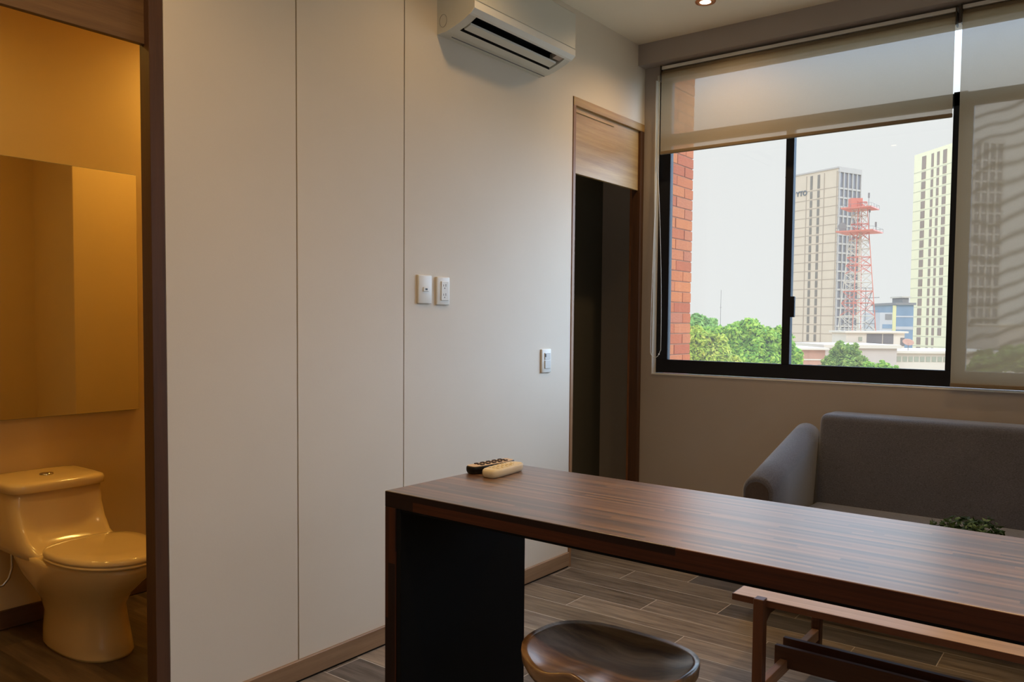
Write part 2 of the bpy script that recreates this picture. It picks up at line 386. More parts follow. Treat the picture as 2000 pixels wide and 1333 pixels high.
# window wall
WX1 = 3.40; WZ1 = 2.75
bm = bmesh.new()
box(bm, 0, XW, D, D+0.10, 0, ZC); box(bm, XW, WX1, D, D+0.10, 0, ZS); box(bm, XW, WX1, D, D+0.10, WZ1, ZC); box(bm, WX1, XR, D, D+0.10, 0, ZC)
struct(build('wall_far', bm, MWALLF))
bm = bmesh.new(); RY0, RY1, RZ0, RZ1 = -0.4, 1.9, 1.1, 2.3  # unseen opening added to bring daylight onto the left wall
box(bm, XR, XR+0.1, YBACK, RY0, -0.12, ZC+0.1); box(bm, XR, XR+0.1, RY1, D+0.1, -0.12, ZC+0.1)
box(bm, XR, XR+0.1, RY0, RY1, -0.12, RZ0); box(bm, XR, XR+0.1, RY0, RY1, RZ1, ZC+0.1)
struct(build('wall_right', bm, MWALL))
bm = bmesh.new()
for y_ in (RY0, (RY0+RY1)/2-0.025, RY1-0.05): box(bm, XR+0.02, XR+0.06, y_, y_+0.05, RZ0, RZ1)
for z_ in (RZ0, RZ1-0.05): box(bm, XR+0.02, XR+0.06, RY0, RY1, z_, z_+0.05)
struct(build('fill_window', bm, MBLACK))
struct(bx('wall_back', MWALL, -1.6, XR, YBACK-0.1, YBACK, -0.12, ZC+0.1))
# bathroom
XB = -1.377
struct(bx('wall_bathroom', MBATH, XB-0.1, XB, YBACK, 4.9, 0, 2.75))
bm = bmesh.new(); box(bm, XB, -0.05, 2.75, 2.85, 0, 2.75); struct(build('wall_bathroom_end', bm, MBATH))
bm = bmesh.new(); box(bm, -0.545, -0.05, 2.03, 2.75, 0, 2.75); struct(build('wall_bathroom_duct', bm, MBATH))
struct(bx('wall_bathroom_start', MBATH, XB, -0.05, -0.1, 0.0, 0, 2.75))
struct(bx('wall_bathroom_lining', MBATH, -0.062, -0.0505, YA, 2.03, 0, 2.75))
# room beyond the second door
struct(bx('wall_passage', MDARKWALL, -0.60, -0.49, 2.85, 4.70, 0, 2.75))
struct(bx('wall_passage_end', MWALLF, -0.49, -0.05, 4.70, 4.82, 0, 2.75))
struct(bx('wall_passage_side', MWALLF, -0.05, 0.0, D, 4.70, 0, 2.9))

def baseboard(name, y0, y1, x=0.0, z0=0.010, mat=MBASE):
    bm = bmesh.new(); prism_y(bm, [(x, z0), (x+0.011, z0), (x+0.011, ZB-0.003), (x+0.008, ZB), (x, ZB)], y0, y1)
    prism_y(bm, [(x, 0.0), (x+0.004, 0.0), (x+0.004, z0), (x, z0)], y0, y1, 1)
    return struct(build(name, bm, [mat, MSHADOW]))
baseboard('baseboard_left', YA+0.003, YE-0.001)
MBASED = grainwood('bathroom baseboard', srgb(84, 58, 38), srgb(104, 74, 50), 'y', 0.5)
baseboard('baseboard_bathroom', 0.0, 2.75, XB, 0.004, MBASED)
bm = bmesh.new()
for a in ((0.012, 0.0, 0.0),):
    box(bm, 0.06, XR, D-0.011, D, 0.008, ZB, 0.0)
struct(build('baseboard_far', bm, MBASE))

# door frames (no leaf in view: the sliding leaves are inside the wall)
def door_frame(name, y0, y1, hz, hx, cw=0.042, MOAK=MOAK, MOAKH=MOAKH):
    root = empty(name, (0, (y0+y1)/2, 0)); struct(root)
    P = lambda n, m, *a, bev=0.0015: (lambda o: o)(bx(n, m, a[0], a[1], a[2]-root.location.y, a[3]-root.location.y, a[4], a[5], parent=root, bev=bev, seg=1))
    P('side_jamb', MWALNUTV if True else MOAK, -0.052, 0.004, y1-cw, y1-0.003, 0, ZT-0.003)
    P('side_jamb', MOAK, -0.052, 0.004, y0+0.003, y0+cw*0.62, 0, ZT-0.003)
    P('head_casing', MOAKH, -0.052, 0.0045, y0+0.003, y1-0.003, ZT-0.045, ZT-0.001)
    bm = bmesh.new(); box(bm, hx-0.02, hx, y0+cw*0.62-root.location.y, y1-cw-root.location.y, hz, ZT-0.045, 0.001, 1)
    build('transom_panel', bm, MOAKH, root)
    P('bead', MOAKH, hx, hx+0.006, y0+cw*0.62, (y0+y1)/2+0.05, ZT-0.075, ZT-0.068, bev=0)
    return root
MOAKD = grainwood('shaded oak horizontal', srgb(88, 62, 38), srgb(122, 92, 58), 'y', 0.45)  # oak darkened to paint in the poor light on the header
dr1 = door_frame('door_1', D1A, YA, 2.140, -0.022, 0.047, MWALNUTV, MOAKD)  # darker woods here carry the dim light of this doorway
dr2 = door_frame('door_2', YE, D-0.002, 2.106, -0.012, 0.045)

# ================================================================== WINDOWS
YF = 4.41
def window_1():
    root = empty('window_1', (0.88, YF, ZS)); struct(root); ox, oz = root.location.x, root.location.z
    def P(n, m, x0, x1, y0, y1, z0, z1, bev=0.002, parent=root):
        return bx(n, m, x0-ox, x1-ox, y0-YF, y1-YF, z0-oz, z1-oz, parent=parent, bev=bev, seg=1)
    P('frame_sill', MBLACK, XW, 1.715, YF, YF+0.04, ZS+0.004, 1.095)
    P('frame_stile', MBLACK, XW, 0.152, YF, YF+0.04, 1.095, WZ1)
    P('frame_stile', MBLACK, 1.653, 1.715, YF, YF+0.04, 1.095, 2.44)
    P('transom_bar', MBLACK, 0.152, 1.715, YF, YF+0.04, 2.372, 2.434)
    P('meeting_stile', MBLACK, 0.845, 0.889, YF-0.006, YF+0.034, 1.095, 2.372)
    la = P('latch', MBLACK, 0.889, 0.913, YF-0.016, YF+0.006, 1.353, 1.466, 0.003)
    P('glass_pane', MGLASS, 0.144, 0.853, YF+0.016, YF+0.020, 1.087, 2.380, 0)
    P('glass_pane', MGLASS, 0.881, 1.661, YF+0.024, YF+0.028, 1.087, 2.380, 0)
    P('glass_pane', MGLASS, 0.144, 1.7148, YF+0.016, YF+0.020, 2.426, WZ1-0.001, 0)
    return root
window_1()
def window_2():
    root = empty('window_2', (2.55, YF, ZS)); struct(root); ox, oz = root.location.x, root.location.z
    def P(n, m, x0, x1, y0, y1, z0, z1, bev=0.002):
        return bx(n, m, x0-ox, x1-ox, y0-YF, y1-YF, z0-oz, z1-oz, parent=root, bev=bev, seg=1)
    P('frame_sill', MBLACK, 1.715, WX1, YF, YF+0.04, ZS+0.004, 1.095)
    P('frame_stile', MBLACK, 1.716, 1.74, YF, YF+0.04, 1.095, 2.372)
    P('frame_stile', MBLACK, WX1-0.07, WX1, YF, YF+0.04, 1.095, WZ1)
    P('transom_bar', MBLACK, 1.715, WX1, YF, YF+0.04, 2.372, 2.434)
    P('glass_pane', MGLASS, 1.74, WX1-0.07, YF+0.016, YF+0.020, 1.095, 2.372, 0)
    P('glass_pane', MGLASS, 1.716, WX1-0.07, YF+0.016, YF+0.020, 2.434, WZ1, 0)
    return root
window_2()
bm = bmesh.new(); sheet(bm, 1.742, WX1-0.072, YF+0.032, 1.10, 2.37)
o = build('insect_screen', bm, MFLY); struct(o)

# light reveal bead at the left of the window
struct(bx('trim_4', MWHITEM, XW-0.004, XW+0.001, D-0.003, YF-0.001, ZS, WZ1))
struct(bx('trim_5', MWHITEM, XW-0.004, WX1, D-0.004, D+0.004, ZS-0.006, ZS+0.001))

def roller_blind(name, x0, x1, zbot, label, chain=True, dz=0.0, chain_side=1):
    yb = 4.334
    root = empty(name, ((x0+x1)/2, yb, ZSB), 0, label, 'blind'); ox = root.location.x; oz = ZSB
    def P(n, m, a0, a1, b0, b1, c0, c1, bev=0.0, parent=root):
        return bx(n, m, a0-ox, a1-ox, b0-yb, b1-yb, c0-oz, c1-oz, parent=parent, bev=bev, seg=2)
    P('head_rail', MWHITEM, x0-0.004, x1+0.004, yb-0.014, yb+0.022, ZSB-0.034+dz, ZSB-0.016+dz, 0.001)
    bm = bmesh.new(); cyl(bm, (x0+0.004-ox, 0.002, -0.056+dz), (x1-0.004-ox, 0.002, -0.056+dz), 0.0205, seg=24)
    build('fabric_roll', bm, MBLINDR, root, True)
    bm = bmesh.new(); sheet(bm, x0+0.004-ox, x1-0.004-ox, -0.018, zbot+0.012-oz, -0.056+dz); build('fabric', bm, MBLIND, root)
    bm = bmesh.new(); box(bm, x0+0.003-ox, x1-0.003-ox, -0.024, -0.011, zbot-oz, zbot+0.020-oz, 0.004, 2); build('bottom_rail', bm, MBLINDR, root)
    for xx in (x0, x1):
        bm = bmesh.new(); box(bm, xx-0.003-ox, xx+0.003-ox, -0.026, 0.026, -0.10+dz, -0.012+dz, 0.002, 1)
        b = build('bracket', bm, MBLKT, root)
    if chain:
        # bead chain loop hanging beside the roll
        xc = x0-0.003 if chain_side else x1+0.003
        bm = bmesh.new(); pts = []
        zt, zb_ = ZSB-0.07, 1.105
        for i in range(41):
            t = i/40; z = zt+(zb_+0.05-zt)*t; wdt = 0.004+0.030*math.sin(min(1, max(0, (t-0.35)/0.6))*PI*0.5)
            pts.append((xc-wdt*0.75-ox-0.004, -0.03, z-oz))
        for i in range(1, 10):
            a = PI*i/10; pts.append((xc-0.0275+0.0*a-0.004-ox + (1-math.cos(a))*0.032, -0.03-0.0*a, zb_+0.05-0.045*math.sin(a)-oz))
        for i in range(41):
            t = 1-i/40; z = zt+(zb_+0.05-zt)*t; wdt = 0.004+0.036*math.sin(min(1, max(0, (t-0.35)/0.6))*PI*0.5)
            pts.append((xc+wdt-ox-0.004+0.002, -0.03, z-oz))
        tube(bm, pts, 0.0017, 6); ch = build('pull_chain', bm, MWHITEP, root, True)
        bm = bmesh.new(); bmesh.ops.create_icosphere(bm, subdivisions=2, radius=0.0045, matrix=Matrix.Translation((xc+0.026-ox, -0.03, zb_+0.025-oz)))
        build('chain_joint', bm, MWHITEP, ch, True)
    return root
MBLINDR = paint('blind fabric rolled shaded', srgb(120, 106, 86), 0.8, 0.03, 40, 0.1, 300, 0.2)  # roll darkened, the shade of its underside put into the colour
MBLKT = paint('blind bracket plastic', srgb(66, 58, 48), 0.5, 0.03, 8, 0)
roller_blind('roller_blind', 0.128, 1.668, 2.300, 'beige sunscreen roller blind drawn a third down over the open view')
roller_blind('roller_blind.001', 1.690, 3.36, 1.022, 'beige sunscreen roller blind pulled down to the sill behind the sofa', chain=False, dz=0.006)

# ================================================================== WALL FITTINGS
def rounded_plate(bm, y0, y1, z0, z1, th, r=0.004):
    box(bm, 0.0, th, y0, y1, z0, z1, r, 2)
def outlet(name, y0, y1, z0, z1, label, kind, cat):
    root = empty(name, (0, (y0+y1)/2, z0), 0, label, cat); oy, oz = (y0+y1)/2, z0
    w, h = y1-y0, z1-z0
    bm = bmesh.new(); box(bm, 0.0, 0.009, -w/2, w/2, 0, h, 0.004, 3); build('wall_plate', bm, MWHITEP, root, True)
    if kind == 'jack':
        bm = bmesh.new(); box(bm, 0.009, 0.013, -0.014, 0.018, h*0.43, h*0.58, 0.0015, 2); k = build('jack_module', bm, MWHITEP, root)
        bm = bmesh.new(); box(bm, 0.012, 0.0137, -0.004, 0.010, h*0.475, h*0.535, 0.001, 1); build('socket_hole', bm, MDARKP, k)
    elif kind == 'duplex':
        bm = bmesh.new(); box(bm, 0.009, 0.0125, -0.016, 0.030, h*0.16, h*0.84, 0.0015, 2); k = build('receptacle', bm, MWHITEP, root)
        bm = bmesh.new()
        for zz in (0.33, 0.66):
            box(bm, 0.0122, 0.0132, -0.004, -0.0015, h*zz, h*zz+0.009); box(bm, 0.0122, 0.0132, 0.010, 0.0125, h*zz, h*zz+0.011)
            cyl(bm, (0.0122, 0.004, h*zz-0.007), (0.0132, 0.004, h*zz-0.007), 0.0028, seg=10)
        build('socket_slots', bm, MGREYP, k)
    else:
        bm = bmesh.new(); box(bm, 0.009, 0.0135, -0.017, 0.030, h*0.18, h*0.52, 0.001, 2); build('rocker', bm, MWHITEP2, root)
        bm = bmesh.new(); box(bm, 0.009, 0.0125, -0.017, 0.030, h*0.56, h*0.84, 0.001, 2); k = build('dimmer_module', bm, MWHITEP2, root)
        bm = bmesh.new(); box(bm, 0.012, 0.0132, -0.017, -0.009, h*0.66, h*0.80); build('indicator_window', bm, MDARKP, k)
    return root
MWHITEP2 = paint('satin white plastic', srgb(206, 206, 202), 0.4, 0.01, 8, 0)
outlet('wall_jack', 2.430, 2.512, 1.388, 1.508, 'white antenna jack plate with a dark hole, left of the power outlet', 'jack', 'outlet')
outlet('power_outlet', 2.542, 2.624, 1.385, 1.505, 'white duplex power outlet plate right of the antenna jack', 'duplex', 'outlet')
outlet('light_switch', 3.316, 3.398, 1.058, 1.178, 'white light switch plate on the wall left of the far door', 'switch', 'switch')

# ---- air conditioner
def air_conditioner():
    y0, y1 = 2.546, 3.285
    root = empty('air_conditioner', (0, (y0+y1)/2, 2.52), 0, 'white wall-mounted split air conditioner high above the outlets', 'air conditioner')
    oy, oz = (y0+y1)/2, 2.52
    low = [(0.0, 0.0), (0.055, 0.003), (0.088, 0.012)]
    arc = [(0.188, 0.052), (0.198, 0.060), (0.204, 0.072), (0.206, 0.09)]
    top = [(0.203, 0.262), (0.192, 0.275), (0.17, 0.28), (0.0, 0.28)]
    mid = [(0.12, 0.022), (0.155, 0.035)]
    notch = [(0.092, 0.085), (0.18, 0.10)]
    bm = bmesh.new(); ys, ye = y0-oy, y1-oy
    for a, b in ((ys, ys+0.045), (ye-0.045, ye)):
        prism_y(bm, low+mid+arc+top, a, b)
    fs = prism_y(bm, low+notch+arc+top, ys+0.045, ye-0.045)
    for i in (2, 3, 4): fs[i].material_index = 1
    bmesh.ops.remove_doubles(bm, verts=bm.verts, dist=1e-5)
    o = build('housing', bm, [MAC, MDARKP], root)
    # raised lip around the air slot, vane and slot end
    bm = bmesh.new()
    dirx, dirz = 0.100, 0.040
    prism_y(bm, [(0.101, 0.026), (0.103, 0.016), (0.138, 0.028), (0.140, 0.036), (0.120, 0.034)], ys+0.055, ye-0.062)
    build('air_vane', bm, MAC, root)
    bm = bmesh.new(); prism_y(bm, [(0.150, 0.080), (0.150, 0.040), (0.186, 0.054), (0.188, 0.085)], ye-0.105, ye-0.05)
    build('vane_motor_cover', bm, MACG, root)
    bm = bmesh.new(); prism_y(bm, [(0.180, 0.0455), (0.190, 0.050), (0.208, 0.066), (0.2085, 0.095), (0.206, 0.095), (0.203, 0.07), (0.19, 0.054), (0.180, 0.049)], ys-0.0015, ye+0.0015)
    build('front_lip', bm, MACL, root)
    bm = bmesh.new(); box(bm, 0.2055, 0.2095, ys+0.001, ye-0.001, 0.098, 0.262, 0.0015, 1); build('front_panel', bm, MAC, root)
    bm = bmesh.new(); prism_y(bm, [(0.028, -0.0012), (0.031, -0.0012), (0.031, 0.004), (0.028, 0.004)], ys+0.06, ye-0.002); build('back_seam', bm, MGREYP, root)
    # round knock-out mark on the left cheek
    bm = bmesh.new()
    pts = [(0.035+0.02*math.cos(t), ys-0.0006, 0.05+0.026*math.sin(t)) for t in [2*PI*i/32 for i in range(33)]]
    tube(bm, pts, 0.0006, 5); build('knockout_ring', bm, MGREYP, root)
    for ch in root.children: pass
    return root
MAC = paint('air conditioner plastic', srgb(214, 212, 200), 0.35, 0.01, 6, 0)
MACL = paint('air conditioner lip', srgb(232, 230, 222), 0.3, 0.01, 6, 0)
MACG = paint('translucent grey plastic', srgb(186, 170, 156), 0.3, 0.1, 30, 0)
air_conditioner()

# ---- ceiling downlights: warm lamps in the ceiling, several unseen ones added as fill
def downlight(x, y, z, label, power, col=(1, 0.72, 0.40), cone=150, size=0.05, group=None):
    root = empty('ceiling_light', (x, y, z), 0, label, 'ceiling light', group)
    bm = bmesh.new(); R = 0.038; pr_ = [(R-0.008, 0.0), (R-0.010, -0.004), (R, -0.006), (R+0.012, -0.004), (R+0.014, 0.0)]
    rings = [[(r*math.cos(2*PI*k/32), r*math.sin(2*PI*k/32), zz) for k in range(32)] for r, zz in pr_]
    loft(bm, rings, False); build('trim_ring', bm, MRING, root, True)
    bm = bmesh.new(); cyl(bm, (0, 0, -0.003), (0, 0, -0.001), R-0.008, seg=32); build('lamp_lens', bm, MLAMP, root)
    ld = bpy.data.lights.new('spot', 'SPOT'); ld.energy = power; ld.color = col; ld.spot_size = math.radians(cone); ld.spot_blend = 0.8; ld.shadow_soft_size = size
    lo = bpy.data.objects.new('lamp', ld); COL.objects.link(lo); lo.parent = root; lo.location = (0, 0, -0.012)
    return root
MRING = paint('brushed copper ring', srgb(200, 140, 100), 0.35, 0.05, 8, 0, 100, 0.5, 0.8)
WARM = (1, 0.63, 0.28)
downlight(0.59, 3.899, ZC, 'small recessed ceiling light glowing warm in front of the window', 38, WARM)
downlight(0.59, 2.40, ZC, 'recessed ceiling light beside the air conditioner', 19, WARM)
downlight(0.59, 0.90, ZC, 'recessed ceiling light outside the bathroom door', 46, WARM)
downlight(2.3, 1.75, ZC, 'added unseen ceiling light over the middle of the room', 66, WARM)  # added fill for the lower walls and floor
downlight(2.0, 0.9, ZC, 'added unseen ceiling light over the stool side of the bar table', 46, WARM)  # added to lift the low part of the left wall
downlight(2.3, 3.4, ZC, 'added unseen ceiling light above the sofa', 28, WARM)  # added for more warm room light
downlight(-0.27, 4.15, 2.75, 'added unseen ceiling light inside the room behind the far door', 1.6, (1, 0.85, 0.66), 160, 0.08)  # added to brighten the dark doorway
downlight(-0.95, 0.8, 2.75, 'recessed ceiling light above the toilet', 28, (1, 0.62, 0.14), 170, 0.08)
downlight(-1.10, 2.4, 2.75, 'added unseen ceiling light at the far end of the bathroom', 36, (1, 0.62, 0.14), 170, 0.08)  # added so the duct front looks lit in the mirror

# ================================================================== BATHROOM
bm = bmesh.new(); box(bm, XB, XB+0.027, 0.9, 1.955, 0.887, 1.981, 0.0015, 1, 1)
for f in bm.faces:
    f.material_index = 0 if f.normal.x > 0.9 and f.calc_area() > 0.3 else 1
bmesh.ops.recalc_face_normals(bm, faces=bm.faces)
for f in bm.faces: f.material_index = 0 if f.normal.x > 0.9 and f.calc_area() > 0.3 else 1
o = build('wall_mirror', bm, [MMIRROR, MGREYP]); tag(o, 'large frameless mirror on the bathroom wall above the toilet', 'mirror')

def superring(x0, x1, yc, w, z, n=40, ex=2.4, front=0.0, dent=0.0):
    cx, a = (x0+x1)/2, (x1-x0)/2; P = []
    for k in range(n):
        t = 2*PI*k/n; ct, st = math.cos(t), math.sin(t)
        px = a*math.copysign(abs(ct)**(2/ex), ct); py = w*math.copysign(abs(st)**(2/ex), st)
        if dent and ct > 0.2: px -= dent*max(0, 1-(py/(w*0.86))**4)
        if front: py *= 1-front*max(0, px/a)**2
        P.append((cx+px, yc+py, z))
    return P
def toilet():
    root = empty('toilet', (-1.0, 1.52, 0), 0, 'white one-piece toilet with lamp yellow tinted in against the bathroom wall, lid closed', 'toilet')
    X = lambda v: v+1.0
    def R(x0, x1, w, z, yc=-0.02, **k): return [(a+1.0, b, c) for a, b, c in superring(x0, x1, yc, w, z, **k)]
    bm = bmesh.new()
    loft(bm, [R(-1.20, -0.700, 0.120, 0.0, 0.0), R(-1.205, -0.698, 0.124, 0.012, 0.0), R(-1.205, -0.71, 0.119, 0.06, 0.0), R(-1.20, -0.73, 0.112, 0.13, 0.0), R(-1.21, -0.725, 0.116, 0.19, -0.01),
              R(-1.24, -0.67, 0.140, 0.25, front=0.1), R(-1.29, -0.60, 0.168, 0.30, front=0.15), R(-1.33, -0.535, 0.183, 0.345, front=0.18), R(-1.365, -0.505, 0.188, 0.380, front=0.2), R(-1.365, -0.503, 0.187, 0.396, front=0.2), R(-1.36, -0.52, 0.176, 0.400, front=0.2)])
    o = build('bowl', bm, MCERAM, root, True)
    bm = bmesh.new(); T = dict(yc=-0.045)
    loft(bm, [R(-1.368, -0.86, 0.184, 0.384, ex=4, yc=-0.03), R(-1.368, -0.90, 0.182, 0.41, ex=4, dent=0.06, yc=-0.035), R(-1.368, -0.955, 0.180, 0.44, ex=4.5, dent=0.065, **T), R(-1.368, -1.005, 0.179, 0.49, ex=5, dent=0.055, **T),
              R(-1.368, -1.045, 0.180, 0.55, ex=5.5, dent=0.03, **T), R(-1.368, -1.060, 0.181, 0.60, ex=6, dent=0.012, **T), R(-1.368, -1.065, 0.181, 0.622, ex=6, dent=0.005, **T)])
    build('tank', bm, MCERAM, root, True)
    bm = bmesh.new()
    loft(bm, [R(-1.368, -1.058, 0.181, 0.6225, ex=6, **T), R(-1.37, -1.042, 0.188, 0.627, ex=6, **T), R(-1.37, -1.040, 0.189, 0.652, ex=6, **T), R(-1.368, -1.046, 0.185, 0.661, ex=6, **T), R(-1.36, -1.075, 0.17, 0.666, ex=5, **T), R(-1.33, -1.14, 0.10, 0.668, ex=4, **T)])
    tl = build('tank_lid', bm, MCERAM, root, True)
    bm = bmesh.new(); cyl(bm, (-0.19, -0.045, 0.664), (-0.19, -0.045, 0.673), 0.027, 0.025, 28); build('flush_button', bm, MCHROME, tl, True)
    bm = bmesh.new()
    def S(f, z): 
        P = []
        for k in range(48):
            t = 2*PI*k/48; ct, st = math.cos(t), math.sin(t)
            a = 0.285 if ct > 0 else 0.185; e = 2.0 if ct > 0 else 2.9
            P.append((0.225+a*f*math.copysign(abs(ct)**(2/e), ct), -0.02+0.186*f*math.copysign(abs(st)**(2/e), st), z))
        return P
    loft(bm, [S(0.96, 0.403), S(1.0, 0.406), S(1.0, 0.414), S(0.97, 0.4165), S(0.97, 0.4175), S(1.0, 0.419), S(1.005, 0.426), S(0.985, 0.436), S(0.93, 0.442), S(0.7, 0.447), S(0.3, 0.449)])
    build('seat_lid', bm, MCERAM, root, True)
    return root
toilet()
# shut-off valve and hose behind the toilet
root = empty('water_valve', (XB, 1.31, 0.20), 0, 'small chrome shut-off valve low on the wall beside the toilet', 'valve')
bm = bmesh.new(); cyl(bm, (0.0, 0, 0), (0.008, 0, 0), 0.028, 0.024, 20); cyl(bm, (0.006, 0, 0), (0.055, 0, 0), 0.010, seg=14); cyl(bm, (0.045, -0.03, 0), (0.045, 0.02, 0), 0.012, seg=14)
build('valve_body', bm, MCHROME, root, True)
bm = bmesh.new(); tube(bm, [(0.05, 0.02, 0.0), (0.052, 0.045, 0.005), (0.055, 0.065, 0.03), (0.055, 0.078, 0.07), (0.05, 0.08, 0.12), (0.045, 0.078, 0.17)], 0.006, 10)
build('hose', bm, MCHROME, root, True)

# ================================================================== BAR TABLE
TH = -0.0127
def bar_table():
    root = empty('bar_table', (0.9794, 1.3239, 0), TH, 'long walnut butcher-block bar table with a waterfall end and black inner panel', 'table')
    W_, L_ = 0.4824, 2.1; zt = 0.9152; t = 0.037
    bm = bmesh.new(); box(bm, 0, L_, 0.003, W_, zt-t, zt, 0.0006, 1); tt = build('tabletop', bm, MTAB, root)
    bm = bmesh.new(); box(bm, 0, L_, 0, 0.0031, zt-t, zt-0.0004, 0.0006, 1); build('shaded_front_edge', bm, MTABE, tt)  # strip of the same wood with shade painted in
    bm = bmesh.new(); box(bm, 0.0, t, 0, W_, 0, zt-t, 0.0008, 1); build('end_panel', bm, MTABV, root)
    bm = bmesh.new(); box(bm, t, t+0.014, 0.002, W_-0.001, 0.0, zt-t-0.0005, 0.0008, 1); build('inner_panel', bm, MPANEL, root)
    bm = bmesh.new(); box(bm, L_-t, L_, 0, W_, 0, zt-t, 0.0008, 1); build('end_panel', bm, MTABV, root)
    bm = bmesh.new(); box(bm, t+0.014, L_-t, 0.004, W_-0.004, zt-t-0.006, zt-t, 0); build('underside_panel', bm, MPANEL, root)
    return root
bar_table()
ZT_ = 0.9152
def remote(name, x, y, rz, l, w, h, label, body, face, btn, lip):
    root = empty(name, (x, y, ZT_), rz, label, 'remote control')
    bm = bmesh.new()
    def rr(f, z, ex=4.5):
        P = []
        for k in range(36):
            t = 2*PI*k/36; ct, st = math.cos(t), math.sin(t)
            P.append((w/2*f*math.copysign(abs(ct)**(2/ex), ct), l/2*(1-(1-f)*w/l)*math.copysign(abs(st)**(2/ex), st), z))
        return P
    loft(bm, [rr(0.72, 0.0), rr(0.88, 0.002), rr(0.985, h*0.4), rr(1.0, h*0.7), rr(0.97, h*0.92), rr(0.9, h)])
    build('casing', bm, body, root, True)
    bm = bmesh.new(); loft(bm, [rr(0.86, h-0.0005, 5), rr(0.84, h+0.0012, 5)]); build('face_plate', bm, face, root)
    for i in range(5):
        for j in range(3):
            if lip and i == 4 and j != 1: continue
            bm = bmesh.new(); cx, cy = (j-1)*w*0.25, (i-2.1)*l*0.14+l*0.02
            box(bm, cx-w*0.08, cx+w*0.08, cy-l*0.035, cy+l*0.035, h+0.0005, h+0.0036, 0.0008, 1); build('button', bm, btn, root)
    return root
MCREAM = paint('cream plastic', srgb(226, 212, 180), 0.4, 0.02, 8, 0)
MBEIGEF = paint('beige face plate', srgb(214, 192, 168), 0.4, 0.02, 8, 0)
MBROWNB = paint('dark brown rubber', srgb(52, 40, 42), 0.6, 0.02, 8, 0)
MCREAMB = paint('cream rubber buttons', srgb(228, 216, 184), 0.5, 0.02, 8, 0)
remote('remote_control', 1.004, 1.690, math.radians(-4), 0.165, 0.046, 0.020, 'black-bodied remote control with a beige face and dark buttons, at the table edge', MDARKP, MBEIGEF, MBROWNB, False)
remote('remote_control.001', 1.064, 1.668, math.radians(5), 0.150, 0.050, 0.021, 'cream remote control lying in front of the black one', MCREAM, MCREAM, MCREAMB, True)

# ================================================================== STOOL
def stool():
    cx, cy, z = 1.556, 1.392, 0.650
    rz = math.radians(-2)
    root = empty('bar_stool', (cx, cy, 0), rz, 'bar stool with a sculpted dark wooden saddle seat and black metal legs', 'stool')
    NR, NA = 14, 56
    bm = bmesh.new()
    def outline(t):
        ct, st = math.cos(t), math.sin(t)
        a = 0.178; b = 0.140
        r = (abs(ct/a)**2.6+abs(st/b)**2.6)**(-1/2.6)
        # waisted front edge, broad rounded back
        r *= 1-0.05*math.exp(-((t-1.5*PI)/0.30)**2)
        return r*ct, r*st
    def top(x, y):
        fx, fy = x/0.178, y/0.140
        r2 = min(1.0, (abs(fx)**2.6+abs(fy)**2.6))
        bowl = -0.026*(1-r2)**0.8                                   # hollowed seat
        pommel = 0.012*math.exp(-(fx/0.20)**2)*max(0.0, -fy)**1.2     # raised nose between the thighs
        thigh = -0.010*math.exp(-((abs(fx)-0.45)/0.26)**2)*max(0.0, -fy)**2
        return bowl+pommel+thigh+0.010*abs(fx)**2.5+0.002*max(0.0, fy)**2
    rings = []
    for i in range(1, NR+1):
        f = i/NR; ring = []
        for k in range(NA):
            ox_, oy_ = outline(2*PI*k/NA); x, y = ox_*f, oy_*f
            e = max(0, (f-0.93)/0.07)
            ring.append(bm.verts.new((x, y, z+top(x, y)-0.003*e*e)))
        rings.append(ring)
    cv = bm.verts.new((0, 0, z+top(0, 0)))
    for k in range(NA): bm.faces.new((cv, rings[0][k], rings[0][(k+1) % NA]))
    for i in range(NR-1):
        for k in range(NA): bm.faces.new((rings[i][k], rings[i+1][k], rings[i+1][(k+1) % NA], rings[i][(k+1) % NA]))
    last = rings[-1]
    for f, dz in ((1.008, -0.010), (0.995, -0.028), (0.955, -0.040), (0.86, -0.046), (0.3, -0.048)):
        ring = []
        for k in range(NA):
            ox_, oy_ = outline(2*PI*k/NA); ring.append(bm.verts.new((ox_*f, oy_*f, z+top(ox_, oy_)*(0.8 if f > 0.9 else 0.2)+dz)))
        for k in range(NA): bm.faces.new((last[k], ring[k], ring[(k+1) % NA], last[(k+1) % NA]))
        last = ring
    bm.faces.new(last[::-1])
    build('seat', bm, MSTOOL, root, True)
    zz = z-0.058
    bm = bmesh.new(); cyl(bm, (0, 0, zz-0.012), (0, 0, zz+0.006), 0.09, seg=32); build('mounting_plate', bm, MBLACK, root)
    for sx in (-1, 1):
        for sy in (-1, 1):
            bm = bmesh.new(); tube(bm, [(sx*0.075, sy*0.06, zz-0.008), (sx*0.105, sy*0.085, zz-0.03), (sx*0.12, sy*0.10, zz-0.12), (sx*0.19, sy*0.165, 0.006)], 0.010, 12)
            lg = build('leg', bm, MBLACK, root, True)
            bm = bmesh.new(); cyl(bm, (sx*0.19, sy*0.165, 0.0), (sx*0.19, sy*0.165, 0.014), 0.014, 0.011, 14); build('foot_cap', bm, MDARKP, lg, True)
    q = 0.19-0.07*0.25/0.52
    bm = bmesh.new(); a, b = 0.158, 0.135
    tube(bm, [(a, -b, 0.24), (a, b, 0.24)], 0.007); tube(bm, [(-a, -b, 0.24), (-a, b, 0.24)], 0.007); tube(bm, [(-a, b, 0.24), (a, b, 0.24)], 0.007); tube(bm, [(-a, -b, 0.24), (a, -b, 0.24)], 0.007)
    build('foot_ring', bm, MBLACK, root, True)
    return root
stool()

